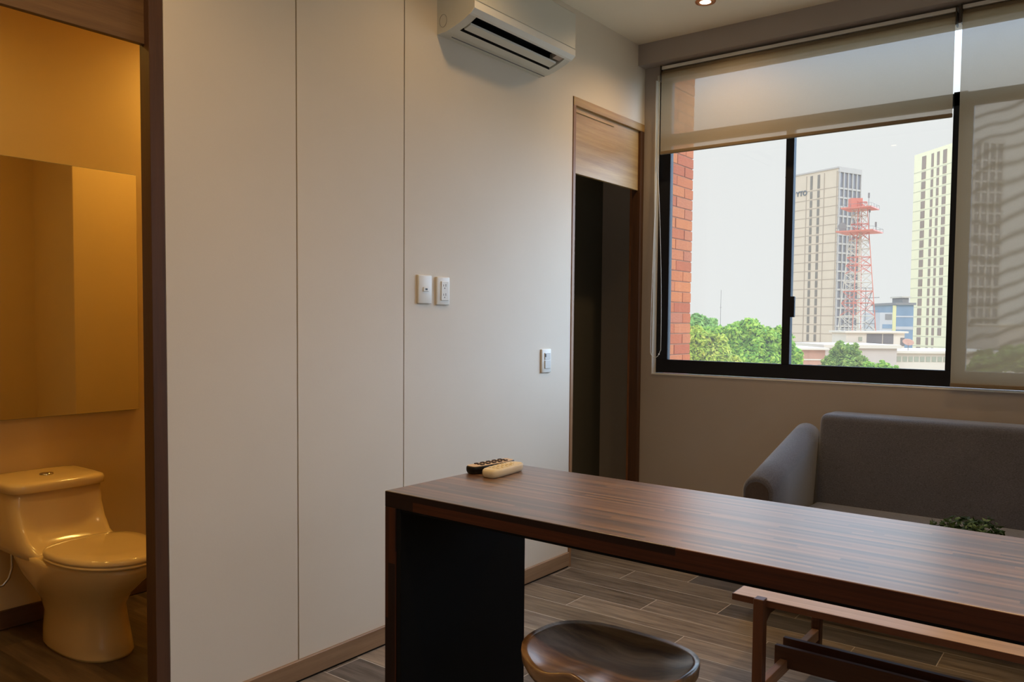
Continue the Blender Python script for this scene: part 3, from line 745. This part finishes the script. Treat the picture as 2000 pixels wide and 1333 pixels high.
# ================================================================== COFFEE TABLE + PLANT
def coffee_table():
    x0, y0, y1, L_ = 1.345, 2.550, 3.150, 1.30
    root = empty('coffee_table', (x0, y0, 0), 0, 'low teak coffee table with slim legs and two rails, behind the bar table', 'coffee table')
    h = 0.42; W_ = y1-y0
    bm = bmesh.new(); box(bm, 0.002, L_-0.002, 0.002, W_-0.002, h-0.020, h, 0.0015, 1); tt = build('tabletop', bm, MBENCH, root)
    bm = bmesh.new(); box(bm, 0, L_, 0, 0.003, h-0.022, h-0.001); box(bm, 0, L_, W_-0.003, W_, h-0.022, h-0.001); box(bm, 0, 0.003, 0.003, W_-0.003, h-0.022, h-0.001); box(bm, L_-0.003, L_, 0.003, W_-0.003, h-0.022, h-0.001); build('shaded_edge', bm, MBENCHD, tt)  # dark rim strips paint the backlit shade on the top's edges
    for xl in (0.082, L_-0.082-0.034):
        for yl in (-0.026, W_-0.010):
            bm = bmesh.new(); box(bm, xl, xl+0.034, yl, yl+0.036, 0, h+0.006, 0.002, 1); build('leg', bm, MBENCHDV, root)
        bm = bmesh.new(); box(bm, xl+0.004, xl+0.030, 0.010, W_-0.010, 0.100, 0.142, 0.0015, 1); build('cross_bar', bm, MBENCH2, root)
        bm = bmesh.new()
        pr = [(0.010, h-0.022), (0.010, h-0.085), (0.055, h-0.060), (W_-0.055, h-0.060), (W_-0.010, h-0.085), (W_-0.010, h-0.022)]
        a = [bm.verts.new((xl+0.005, y, z)) for y, z in pr]; b = [bm.verts.new((xl+0.029, y, z)) for y, z in pr]
        for k in range(6): bm.faces.new((a[k], a[(k+1) % 6], b[(k+1) % 6], b[k]))
        bm.faces.new(a[::-1]); bm.faces.new(b); build('support_beam', bm, MBENCHD, root)
    for yr in (0.232, 0.318):
        bm = bmesh.new(); box(bm, 0.066, L_-0.066, yr, yr+0.020, 0.112, 0.186, 0.0015, 1); build('rail', bm, MBENCHD, root)
    return root
MBENCH2 = grainwood('warm teak bar', srgb(150, 104, 70), srgb(190, 142, 100), 'y', 0.4)
coffee_table()

def leaf_cloud(rnd, blobs, n, size, aspect=0.5, shell=0.55, up_bias=0.35):
    V, Fc = [], []
    tot = sum(b[3]**2 for b in blobs)
    for b in blobs:
        cx, cy, cz, r = b[:4]; rz_ = b[4] if len(b) > 4 else r*0.8
        k = int(n*b[3]**2/tot)
        for _ in range(k):
            d = Vector((rnd.gauss(0, 1), rnd.gauss(0, 1), rnd.gauss(0, 1))).normalized()
            rad = shell+(1-shell)*rnd.random()**0.5
            p = Vector((cx+d.x*r*rad, cy+d.y*r*rad, cz+d.z*rz_*rad))
            nn = (d+Vector((0, 0, up_bias))+Vector((rnd.gauss(0, .45), rnd.gauss(0, .45), rnd.gauss(0, .45)))).normalized()
            a = nn.orthogonal().normalized(); a = Matrix.Rotation(rnd.random()*2*PI, 3, nn) @ a; b_ = nn.cross(a)
            s_ = size*(0.6+0.8*rnd.random())
            i = len(V)
            V += [p-a*s_, p+b_*s_*aspect-nn*s_*0.15, p+a*s_, p-b_*s_*aspect-nn*s_*0.15]; Fc.append((i, i+1, i+2, i+3))
    return V, Fc
def leaf_mat(name, c1, c2, c3, trans=0.35):
    m = NT(name); g = m.n('NewGeometry')
    colr = m.ramp(g.outputs['Random Per Island'], [(0, c1), (0.5, c2), (1, c3)])
    m.l(colr, m.b.inputs['Base Color']); m.fin(0.7, 0.2)
    tl = m.n('BsdfTranslucent'); m.l(colr, tl.inputs[0]); mx = m.n('MixShader'); mx.inputs[0].default_value = trans
    m.l(m.b.outputs[0], mx.inputs[1]); m.l(tl.outputs[0], mx.inputs[2]); m.l(mx.outputs[0], m.out.inputs[0]); return m.m
MPL = leaf_mat('houseplant leaf', srgb(28, 46, 18), srgb(42, 66, 24), srgb(104, 128, 88), 0.15)
def mesh_from(name, V, Fc, mat, parent=None):
    me = bpy.data.meshes.new(name); me.from_pydata([tuple(v) for v in V], [], Fc); me.update(); return new_obj(name, me, mat, parent)
def plant():
    px, py = 1.965, 2.92
    root = empty('potted_plant', (px, py, 0.4205), 0, 'small leafy green plant in a pot on the coffee table', 'plant')
    bm = bmesh.new(); pr_ = [(0.0, 0.0), (0.042, 0.0), (0.050, 0.02), (0.060, 0.095), (0.063, 0.10), (0.058, 0.10), (0.052, 0.085), (0.0, 0.085)]
    rings = [[(max(r, 1e-4)*math.cos(2*PI*k/28), max(r, 1e-4)*math.sin(2*PI*k/28), z) for k in range(28)] for r, z in pr_]
    loft(bm, rings); build('pot', bm, MWHITEM, root, True)
    rnd = random.Random(3)
    V, Fc = leaf_cloud(rnd, [(0.0, 0, 0.225, 0.075, 0.06), (-0.06, 0.0, 0.215, 0.055, 0.045), (0.05, 0.03, 0.235, 0.06, 0.055), (0.02, -0.05, 0.22, 0.055, 0.05), (0.09, 0.05, 0.215, 0.035, 0.03), (-0.09, -0.05, 0.215, 0.03, 0.025)], 1300, 0.010, 0.5, 0.3)
    mesh_from('foliage', V, Fc, MPL, root)
    bm = bmesh.new()
    for i in range(9):
        a = 2*PI*i/9+0.3; r = 0.045+0.03*rnd.random()
        tube(bm, [(0.01*math.cos(a), 0.01*math.sin(a), 0.08), (r*0.5*math.cos(a), r*0.5*math.sin(a), 0.15), (r*math.cos(a), r*math.sin(a), 0.20+0.02*rnd.random())], 0.0018, 5)
    build('stems', bm, MPL, root)
plant()

# ================================================================== SOFA
def sofa():
    x0, x1 = 0.995, 3.10
    yf, yb = 3.50, 4.33
    root = empty('sofa', ((x0+x1)/2, yf, 0), 0, 'charcoal grey fabric sofa with rolled sloping arms under the window', 'sofa'); ox = root.location.x
    aw = 0.142
    def arm(xa, flip):
        # rounded arm: top slopes down from the back to the front
        rings = []; ys = [yf, yf+0.012, yf+0.2, yf+0.4, yf+0.56, yf+0.64, yf+0.66]
        for i, y in enumerate(ys):
            t = (y-yf)/(0.66)
            zt = 0.632+0.185*min(1, t*1.02)-(0.012 if i == len(ys)-1 else 0); ins = 0.010 if i in (0, len(ys)-1) else 0
            if i == 0: zt -= 0.010
            w = aw/2-ins; cx = xa+aw/2+0.012*t*(1 if not flip else -1); P = []
            nseg = 14
            for k in range(nseg+1):
                a = PI-PI*k/nseg; P.append((cx+w*math.cos(a)-ox, y-yf, zt-w+w*math.sin(a)))
            P += [(cx+w*0.96-ox, y-yf, 0.35), (cx+w*0.94-ox, y-yf, 0.13), (cx-w*0.94-ox, y-yf, 0.13), (cx-w*0.96-ox, y-yf, 0.35)]
            rings.append(P)
        bm = bmesh.new(); loft(bm, rings); a_ = build('arm', bm, MSOFA, root, True)
        for p in a_.data.polygons:
            if len(p.vertices) > 4: p.use_smooth = False
        bm = bmesh.new(); w = aw/2-0.018; cx = xa+aw/2; P = []
        for k in range(17):
            t = PI-PI*k/16; P.append((cx+w*math.cos(t)-ox, 0.632-0.010-aw/2+0.006+w*math.sin(t)))
        P += [(cx+w*0.96-ox, 0.15), (cx-w*0.96-ox, 0.15)]
        loft(bm, [[(px, 0.0, pz) for px, pz in P], [(px, -0.004, pz) for px, pz in P]])
        build('arm_end_panel', bm, MSOFA2, a_)
    arm(x0, False); arm(x1-aw, True)
    # reclined back cushion with soft edges
    bm = bmesh.new(); xa, xb = x0+aw+0.012, x1-aw-0.012
    vs_ = box(bm, xa-ox, xb-ox, 0.52, 0.77, 0.36, 0.872, 0.035, 4)
    for v in bm.verts:
        t = (v.co.z-0.40)/0.47
        v.co.y += 0.085*t if v.co.y < 0.64 else 0.035*t
    build('backrest', bm, MSOFA, root, True)
    bm = bmesh.new(); box(bm, xa-ox, xb-ox, 0.02, 0.58, 0.27, 0.443, 0.035, 4); build('seat_cushion', bm, MSOFA, root, True)
    bm = bmesh.new(); box(bm, xa-0.01-ox, xb+0.01-ox, 0.03, 0.80, 0.12, 0.275, 0.012, 2); build('base', bm, MSOFA, root)
    for lx in (x0+0.06, x1-0.10):
        for ly in (0.04, 0.62):
            bm = bmesh.new(); cyl(bm, (lx+0.02-ox, ly+0.02, 0.13), (lx+0.02-ox, ly+0.02, 0.0), 0.022, 0.015, 16); build('leg', bm, MBENCHDV, root, True)
    return root
sofa()

# ================================================================== OUTSIDE
exec_ext = True
# brick return wall beside the window
def brick_wall():
    bm = bmesh.new(); rnd = random.Random(5)
    xf = 0.100; y1 = 4.832; ch = 0.0655; z = 0.2; row = 0
    box(bm, -0.15, xf-0.004, 4.465, y1-0.006, GZ, 3.6, mi=1)
    while z < 3.5:
        y = y1+rnd.uniform(-0.004, 0.004); first = True
        while y > 4.47:
            L_ = (0.115 if (row % 2 and first) else 0.225)+rnd.uniform(-0.008, 0.008)
            ya = max(4.467, y-L_)
            box(bm, xf-0.02, xf+rnd.uniform(0, 0.003), ya, y, z+0.003, z+ch-0.003, 0.0025, 1)
            y = ya-0.006; first = False
        x = xf-0.022
        z += ch; row += 1
    o = build('wall_outside', bm, [MBRICK, MMORTAR]); struct(o)
brick_wall()
MGROUND = paint('pale street ground', xs(206, 202, 190), 0.95, 0.15, 0.05, 0)
bm = bmesh.new(); box(bm, -500, 500, -500, 900, GZ-0.5, GZ); struct(build('ground', bm, MGROUND))

MT1 = paint('beige concrete', xs(216, 200, 184), 0.9, 0.03, 0.3, 0, 10, 0.1)
MT1G = paint('grey shaded concrete', xs(190, 184, 184), 0.9, 0.03, 0.3, 0, 10, 0.1)
MWIN = paint('dull window glass', xs(130, 120, 112), 0.5, 0.1, 0.3, 0, 10, 0.3)
MWIN2 = paint('cool window glass', xs(128, 124, 134), 0.5, 0.15, 0.3, 0, 10, 0.3)
MJOINT = paint('facade joints', xs(176, 160, 146), 0.9, 0.03, 0.3, 0)
MT2 = paint('cream concrete', xs(238, 234, 206, 0.90), 0.9, 0.02, 0.3, 0, 10, 0.1)
MT2J = paint('cream facade joints', xs(204, 204, 188), 0.9, 0.02, 0.3, 0)
MT2W = paint('bronze window glass', xs(158, 138, 128), 0.6, 0.1, 0.3, 0)
MWHB = paint('white rendered concrete', xs(226, 216, 206), 0.9, 0.03, 0.2, 0)
MPINK = paint('pinkish plaster', xs(206, 194, 190), 0.9, 0.06, 0.3, 0)
MREDROOF = paint('rusty roofing', xs(196, 150, 132), 0.9, 0.15, 0.4, 0)
MRED = paint('haze paled red steel', xs(214, 128, 110), 0.7, 0.05, 1, 0)  # red paled to put distance haze into the colour
MWHS = paint('white painted steel', xs(214, 206, 196), 0.7, 0.05, 1, 0)
MGRS = paint('grey steel', xs(140, 136, 138), 0.7, 0.05, 1, 0)
MBLUEG = paint('blue tinted glass', xs(132, 154, 182), 0.3, 0.1, 0.3, 0)
MYEL = paint('pale yellow render', xs(228, 222, 170), 0.9, 0.03, 0.3, 0)
MDARKR = paint('shaded bay', xs(120, 112, 114), 0.9, 0.05, 0.3, 0)

# frame of the camera's ground directions, used as a street grid
FH = fwd.copy(); RH = right.copy()
def wp(lat, dep, z): return Vector((CAMLOC.x, CAMLOC.y, 0)) + RH*lat + FH*dep + Vector((0, 0, z))
def ztop(v, dep): return 1.32 + (625.5-v)/F_PX*dep
def lat(u, dep): return (u-1019.4)/F_PX*dep*1.0
def frame_mat(o, ax, ay):      # local x -> ax (horizontal), local y -> ay
    return Matrix(((ax.x, ay.x, 0, o.x), (ax.y, ay.y, 0, o.y), (0, 0, 1, o.z), (0, 0, 0, 1)))

def tower_left():
    cl, dp = lat(1628, 266), 266.0
    o = wp(cl, dp, 0)
    dl = (RH*-0.5+FH*0.866).normalized(); dr = (RH*0.866+FH*0.5).normalized()
    H0, H1 = GZ, ztop(325, 266)
    root = empty('tower_block', (o.x, o.y, GZ), 0, 'beige office tower with slim dark window strips behind the lattice mast', 'building')
    rz = math.atan2(dl.y, dl.x); root.rotation_euler = (0, 0, rz)     # local +x along left face, local -y.. outward
    # local frame: x = dl, y = perpendicular (rotated +90) ; dr = -y or +y
    perp = Vector((-dl.y, dl.x, 0)); sgn = 1 if perp.dot(dr) > 0 else -1
    hh = H1-GZ; Lf, Rf = 22.0, 11.0
    def B(bm, a0, a1, b0, b1, z0, z1, mi=0): box(bm, a0, a1, *(sorted((b0*sgn, b1*sgn))), z0, z1, mi=mi)
    bm = bmesh.new(); B(bm, 0.0, Lf, 0.0, Rf, 0, hh); build('facade', bm, MT1, root)
    fl = 3.0; top0 = hh-5.9
    bm = bmesh.new()                                       # floor joints and vertical ribs on the left face
    z = top0
    while z > 3: B(bm, -0.06, Lf, -0.06, 0.0, z-0.18, z+0.02); z -= fl
    for a in (0.25, 5.3, 12.6): B(bm, a, a+0.28, -0.10, 0.0, 0, hh-0.8)
    build('joint_lines', bm, MJOINT, root)
    z = hh-1.6; first = True
    wz = [(top0+0.35, hh-1.0)]; z = top0
    while z > 4: wz.append((z-fl+0.35, z-0.35)); z -= fl
    for a in (7.2, 10.2):
        bm = bmesh.new()
        for z0, z1 in wz: B(bm, a, a+0.95, -0.12, 0.05, z0, z1)
        build('window_strip', bm, MWIN, root)
    # right face: grid of dark panes between pale mullions
    bm = bmesh.new(); B(bm, -0.10, -0.02, 0.3, Rf, 0, hh-0.5); build('side_glazing', bm, MWIN2, root)
    bm = bmesh.new()
    for k in range(6):
        b = 0.15+k*(Rf-0.4)/5; B(bm, -0.45, -0.05, b, b+0.42, 0, hh)
    z = top0-0.5
    while z > 3: B(bm, -0.35, -0.05, 0, Rf, z-0.30, z+0.30); z -= fl
    B(bm, -0.5, 0.0, 0, Rf, hh-1.2, hh)
    build('mullions', bm, MT1G, root)
    bm = bmesh.new(); B(bm, -0.5, Lf, -0.25, Rf, hh, hh+0.5); build('parapet', bm, MT1G, root)
    # sign lettering on the left face near the top
    M_ = Matrix(((-1, 0, 0, 17.0), (0, 0, -1*(-1)*(-sgn), -0.15*sgn), (0, 1, 0, hh-7.1), (0, 0, 0, 1)))
    t_ = text_mesh('sign_lettering', 'YTO', 2.3, MDKL, root, M_, 0.05, 0.06)
    return root
MDKL = paint('dark sign letters', xs(96, 100, 112), 0.7, 0.02, 1, 0)
tower_left()

def tower_right():
    dp = 233.0; cl = lat(1873, dp); o = wp(cl, dp, 0)
    dl = (RH*-0.132+FH*0.991).normalized(); dr = (RH*0.991+FH*0.132).normalized()
    hh = ztop(266, dp)-GZ
    root = empty('tower_block', (o.x, o.y, GZ), math.atan2(dl.y, dl.x), 'cream office tower partly hidden by the blind at the right of the view', 'building')
    perp = Vector((-dl.y, dl.x, 0)); sgn = 1 if perp.dot(dr) > 0 else -1
    Lf, Rf = 24.0, 12.0
    def B(bm, a0, a1, b0, b1, z0, z1): box(bm, a0, a1, *(sorted((b0*sgn, b1*sgn))), z0, z1)
    bm = bmesh.new(); B(bm, 0, Lf, 0, Rf, 0, hh); build('facade', bm, MT2, root)
    bm = bmesh.new(); z = hh-5.6
    while z > 4: B(bm, -0.02, Lf, -0.05, 0, z-0.14, z); z -= 3.0
    build('joint_lines', bm, MT2J, root)
    z = hh-5.6; wz = [(z+0.4, hh-1.2)]
    while z > 5: wz.append((z-2.65, z-0.4)); z -= 3.0
    for a, w in ((18.0, 2.0), (14.3, 1.1), (11.6, 1.1), (8.2, 1.7)):
        bm = bmesh.new()
        for z0, z1 in wz:
            if a == 8.2 and z0 < 8: continue
            B(bm, a, a+w, -0.10, 0.05, z0, z1)
        build('window_strip', bm, MT2W, root)
    bm = bmesh.new(); B(bm, -0.10, -0.02, 0.3, Rf, 0, hh-0.5); build('side_glazing', bm, MWIN2, root)
    bm = bmesh.new()
    for k in range(6):
        b = k*(Rf-0.7)/5; B(bm, -0.45, -0.05, b, b+0.7, 0, hh)
    z = hh-6
    while z > 3: B(bm, -0.35, -0.05, 0, Rf, z-0.30, z+0.30); z -= 3.0
    B(bm, -0.5, 0.0, 0, Rf, hh-1.2, hh)
    build('mullions', bm, MT1G, root)
    return root
tower_right()

def simple_building(name, u0, u1, dep, vt, depth, mat, label, windows=(), roof=None, extra=None, vb=None):
    l0, l1 = lat(u0, dep), lat(u1, dep); zt = ztop(vt, dep); zb = GZ if vb is None else (vb if isinstance(vb, float) else ztop(vb, dep))
    o = wp(l0, dep, zb)
    root = empty(name, o, math.atan2(RH.y, RH.x), label, 'building')
    w = l1-l0; h = zt-zb
    bm = bmesh.new(); box(bm, 0, w, 0, depth, 0, h); build('walls', bm, mat, root)
    px = dep/F_PX
    for (a0, a1, b0, b1, m_) in windows:       # in photo pixels relative to facade: u0,u1,vtop,vbot
        bm = bmesh.new(); box(bm, (a0-u0)*px, (a1-u0)*px, -0.08, 0.1, ztop(b1, dep)-zb, ztop(b0, dep)-zb); build('window', bm, m_, root)
    if roof: bm = bmesh.new(); box(bm, -0.4, w+0.4, -0.5, depth+0.4, h, h+roof[0]); build('roof', bm, roof[1], root)
    return root
MGREEN = paint('olive window', xs(170, 172, 156), 0.6, 0.1, 0.5, 0)
simple_building('apartment_building', 1752, 1990, 120, 682, 14, MWHB, 'long white low building with a row of windows below the cream tower',
                [(1752+i*11.4, 1752+i*11.4+8.5, 688.5, 698.5, MGREEN) for i in range(9)], (0.35, MWHB))
simple_building('annex_building', 1612, 1752, 118, 673, 12, MPINK, 'plain pinkish wall building between the trees and the mast', [], (0.5, MWHB))
simple_building('rooftop_house', 1652, 1766, 131.5, 643, 6, MWHB, 'white rooftop pavilion with open shaded bays beside the mast',
                [(1676, 1683, 651, 659, MGREEN), (1692, 1722, 645, 664, MDARKR), (1724, 1744, 645, 664, MDARKR), (1758, 1766, 652, 668, MDARKR)], (0.3, MWHB), vb=672)
simple_building('low_house', 1546, 1612, 110, 677, 10, MREDROOF, 'low house with rusty roofs at the foot of the beige tower', [(1555, 1605, 695, 697.5, MWHB), (1580, 1586, 706, 712, MWIN), (1598, 1604, 706, 712, MWIN)], (0.25, MWHB))
MPALEG = paint('pale grey cladding', xs(196, 196, 204), 0.8, 0.04, 0.3, 0)
simple_building('glass_building', 1748, 1782, 210, 588, 14, MBLUEG, 'blue glass office block left of the cream tower', [(1748, 1782, 609, 612, MPALEG), (1748, 1782, 630, 636, MPALEG), (1741.5, 1748, 589, 640, MYEL)], (0.6, MGRS))
simple_building('grey_building', 1717, 1741, 200, 603, 10, MPALEG, 'distant grey block left of the blue glass office', [(1727, 1740, 606, 617, MGRS), (1722, 1741, 626, 634, MBLUEG)], None)
simple_building('stair_tower', 1760, 1772, 215, 574, 6, MGRS, 'small grey roof turret above the blue glass office', [], (0.4, MWHS), vb=ztop(588, 210)+0.6)
simple_building('distant_building', 1950, 2080, 200, 626, 20, MPINK, 'distant low buildings seen dimly through the lowered blind', [(1955, 2010, 631, 634, MWHB)], (0.4, MWHB))

# satellite dish on the white building's roof
p = wp(lat(1783, 120), 121.5, ztop(682, 120)+0.36)
root = empty('satellite_dish', p, math.atan2(RH.y, RH.x), 'round satellite dish on the white building roof below the cream tower', 'satellite dish')
bm = bmesh.new(); rings = []
for i in range(6):
    r = 0.85*i/5+0.001; rings.append([(r*math.cos(2*PI*k/24), -0.25+0.25*(r/0.85)**2 if False else r*math.sin(2*PI*k/24)*0.55+0.2*(r/0.85)**2*0, 1.0+r*math.sin(2*PI*k/24)*0.55+0.3*(r/0.85)**2) for k in range(24)])
loft(bm, rings, False); o = build('reflector', bm, MREDROOF, root, True)
so = o.modifiers.new('thickness', 'SOLIDIFY'); so.thickness = 0.04
bm = bmesh.new(); cyl(bm, (0, 0, 0), (0, 0, 1.0), 0.05, seg=8); build('mast', bm, MGRS, root)

# lattice telecom mast with two red platforms
def lattice_mast():
    dep = 148.0; k = dep/F_PX
    lc = lat(1672, dep); base = ztop(664, dep)
    o = wp(lc, dep, base)
    root = empty('lattice_mast', o, math.atan2(RH.y, RH.x), 'red and white lattice telecom mast with two red platforms in front of the beige tower', 'mast')
    zz = lambda v: ztop(v, dep)-base
    levels = [664, 636, 610, 585, 562, 545, 528, 512, 496, 480, 464, 448, 432, 416, 404, 390]
    hw = lambda v: (8.5+(v-385)*0.066)*k
    rot = PI/4+0.18
    def corner(v, i):
        r = hw(v)*1.38; a = rot+i*PI/2
        return Vector((r*math.cos(a), r*math.sin(a), zz(v)))
    for i in range(4):
        bm = bmesh.new()
        for a in range(len(levels)-1): cyl(bm, corner(levels[a], i), corner(levels[a+1], i), 0.075, seg=5)
        lg = build('leg', bm, MRED if i != 1 else MWHS, root)
    for a in range(len(levels)-1):
        bm = bmesh.new()
        for i in range(4):
            j = (i+1) % 4
            cyl(bm, corner(levels[a], i), corner(levels[a+1], j), 0.05, seg=4); cyl(bm, corner(levels[a], j), corner(levels[a+1], i), 0.05, seg=4)
            cyl(bm, corner(levels[a+1], i), corner(levels[a+1], j), 0.06, seg=4)
        build('bracing', bm, MWHS if (a//2) % 2 == 0 else MRED, root)
    for v, r in ((404, 40), (449, 49)):
        bm = bmesh.new(); R_ = r*k
        P = [(R_*math.cos(rot*0+0.12+i*PI/2), R_*1.0*math.sin(0.12+i*PI/2)) for i in range(4)]
        loft(bm, [[(x, y, zz(v)) for x, y in P], [(x, y, zz(v)+0.22) for x, y in P]]); pf = build('platform', bm, MRED, root)
        bm = bmesh.new()
        for i in range(4):
            a_, b_ = P[i], P[(i+1) % 4]
            for t in (0, 0.33, 0.66): 
                x, y = a_[0]+(b_[0]-a_[0])*t, a_[1]+(b_[1]-a_[1])*t; cyl(bm, (x, y, zz(v)), (x, y, zz(v)+0.75), 0.03, seg=4)
            cyl(bm, (*a_, zz(v)+0.75), (*b_, zz(v)+0.75), 0.025, seg=4)
        build('railing', bm, MGRS, pf)
    bm = bmesh.new(); r = 1.05
    box(bm, -1.9, 0.15, -0.7, 0.7, zz(402), zz(383)); build('equipment_cabin', bm, MRED, root)
    bm = bmesh.new(); cyl(bm, (0.1, -0.2, 0), (0.1, -0.2, zz(440)), 0.26, seg=12); build('cable_tube', bm, MWHS, root)
    for dx, v0, v1 in ((1.55, 404, 376), (1.75, 470, 404), (2.95, 449, 432)):
        bm = bmesh.new(); cyl(bm, (dx, 0, zz(v0)), (dx, 0, zz(v1)), 0.05, seg=6); box(bm, dx-0.14, dx+0.14, -0.1, 0.1, zz(v1)-0.5, zz(v1)+0.4); build('antenna', bm, MGRS, root)
    bm = bmesh.new(); cyl(bm, (-3.3, -0.4, zz(438)), (-3.3, 0.1, zz(438)), 0.75, 0.55, 20); build('drum_antenna', bm, MGRS, root)
    # side frame of white tubes lower down
    bm = bmesh.new()
    for a_, b_ in (((1.1, 664), (1.1, 556)), ((2.9, 664), (2.9, 600)), ((-2.6, 600), (3.4, 600)), ((-2.4, 578), (3.6, 574)), ((-2.0, 556), (2.4, 556)), ((1.1, 620), (2.9, 640)), ((1.1, 640), (2.9, 612)), ((-3.2, 625), (3.0, 625)), ((1.1, 600), (2.4, 556))):
        cyl(bm, (a_[0], -0.9, zz(a_[1])), (b_[0], -0.9, zz(b_[1])), 0.07, seg=5)
    build('side_frame', bm, MGRS, root)
    return root
lattice_mast()
p = wp(lat(1406, 190), 190, ztop(640, 190)); bm = bmesh.new(); cyl(bm, (0, 0, -10), (0, 0, 10.0-0.6), 0.10, 0.05, 8); cyl(bm, (-0.25, 0, 5.3), (0.25, 0, 5.3), 0.04, seg=6)
o = build('radio_antenna', bm, MGRS); o.location = p; tag(o, 'thin radio antenna pole rising behind the green trees', 'antenna')

# trees
def tree(u, v, dep, blobs, n, size, mat, label, seed, trunk=True, group=None):
    rnd = random.Random(seed); k = dep/F_PX
    cx, cz = lat(u, dep), ztop(v, dep); o = wp(cx, dep, GZ)
    root = empty('tree', o, math.atan2(RH.y, RH.x), label, 'tree', group)
    BB = [((bu-u)*k, bd, ztop(bv, dep)-GZ, br*k, br*k*(bz if bz else 0.8)) for bu, bv, br, bd, bz in blobs]
    # break every blob into clumps for a lumpy crown
    CL = []
    for b in BB:
        CL.append((b[0], b[1], b[2], b[3]*0.80, b[4]*0.80))
        for _ in range(16):
            d = Vector((rnd.gauss(0, 1), rnd.gauss(0, 1), rnd.gauss(0, 1))).normalized(); q = 0.30+0.14*rnd.random()
            CL.append((b[0]+d.x*b[3]*0.78, b[1]+d.y*b[3]*0.78, b[2]+d.z*b[4]*0.78, b[3]*q*0.8, b[4]*q*0.85))
    V, Fc = leaf_cloud(rnd, CL, n, size, 0.55, 0.55, 0.5)
    mesh_from('foliage', V, Fc, mat, root)
    bm = bmesh.new(); zc_ = BB[0][2]
    tube(bm, [(0, 0, 0), (0.1, 0, zc_*0.5), (0, 0.1, zc_)], 0.18*BB[0][3]/2+0.05, 8)
    build('trunk', bm, MTRUNK, root, True)
MTRUNK = paint('bark', xl(110, 94, 76), 0.95, 0.2, 6, 0.4, 20, 0.1)
LG1 = leaf_mat('bright green leaves', xl(106, 156, 70), xl(148, 190, 84), xl(190, 214, 112))
LG2 = leaf_mat('yellow green leaves', xl(130, 160, 60), xl(182, 200, 92), xl(222, 220, 130))
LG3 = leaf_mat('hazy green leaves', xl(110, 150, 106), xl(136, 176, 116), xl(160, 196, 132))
LG4 = leaf_mat('olive green leaves', xl(112, 140, 84), xl(138, 164, 96), xl(176, 192, 124))
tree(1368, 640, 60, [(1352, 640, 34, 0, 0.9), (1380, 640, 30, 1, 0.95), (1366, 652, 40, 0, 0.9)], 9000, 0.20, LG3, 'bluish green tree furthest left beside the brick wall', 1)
tree(1462, 668, 42, [(1430, 662, 44, 0, 0.95), (1470, 662, 46, 0.4, 0.95), (1508, 668, 42, 0, 0.9), (1452, 700, 60, 0, 0.9), (1500, 705, 58, 0, 0.9), (1534, 690, 38, 0, 0.9), (1400, 675, 44, 0.2, 0.9)], 26000, 0.13, LG1, 'broad bright green tree filling the left window pane', 2)
tree(1376, 700, 28, [(1366, 668, 36, 0, 1), (1396, 688, 40, -0.2, 1), (1352, 700, 50, 0, 1), (1418, 715, 34, 0, 0.9), (1384, 728, 60, 0, 0.8)], 20000, 0.075, LG2, 'yellowish green tree in front, lower left of the view', 3)
tree(1500, 728, 26, [(1490, 722, 24, 0, 0.9), (1516, 728, 22, 0, 0.8), (1470, 730, 26, 0, 0.8)], 5000, 0.06, LG2, 'yellow green treetop just above the window sill by the mullion', 4)
tree(1652, 700, 80, [(1642, 680, 20, 0, 1.0), (1664, 678, 16, 0, 1.0), (1652, 702, 34, 0, 0.9), (1676, 705, 24, 0, 0.9), (1625, 705, 20, 0, 0.9)], 9000, 0.20, LG4, 'olive green tree in front of the pinkish building', 5)
tree(1715, 716, 62, [(1702, 712, 17, 0, 0.9), (1728, 711, 16, 0, 0.9), (1690, 722, 22, 0, 0.8), (1745, 720, 18, 0, 0.8), (1716, 725, 26, 0, 0.8)], 7000, 0.12, LG1, 'low bright green treetop under the pinkish building wall', 6)
tree(1930, 700, 70, [(1925, 700, 34, 0, 0.8), (1975, 690, 34, 0, 0.8), (2020, 695, 40, 0, 0.9)], 6000, 0.2, LG4, 'green tree seen dimly through the lowered blind', 8)
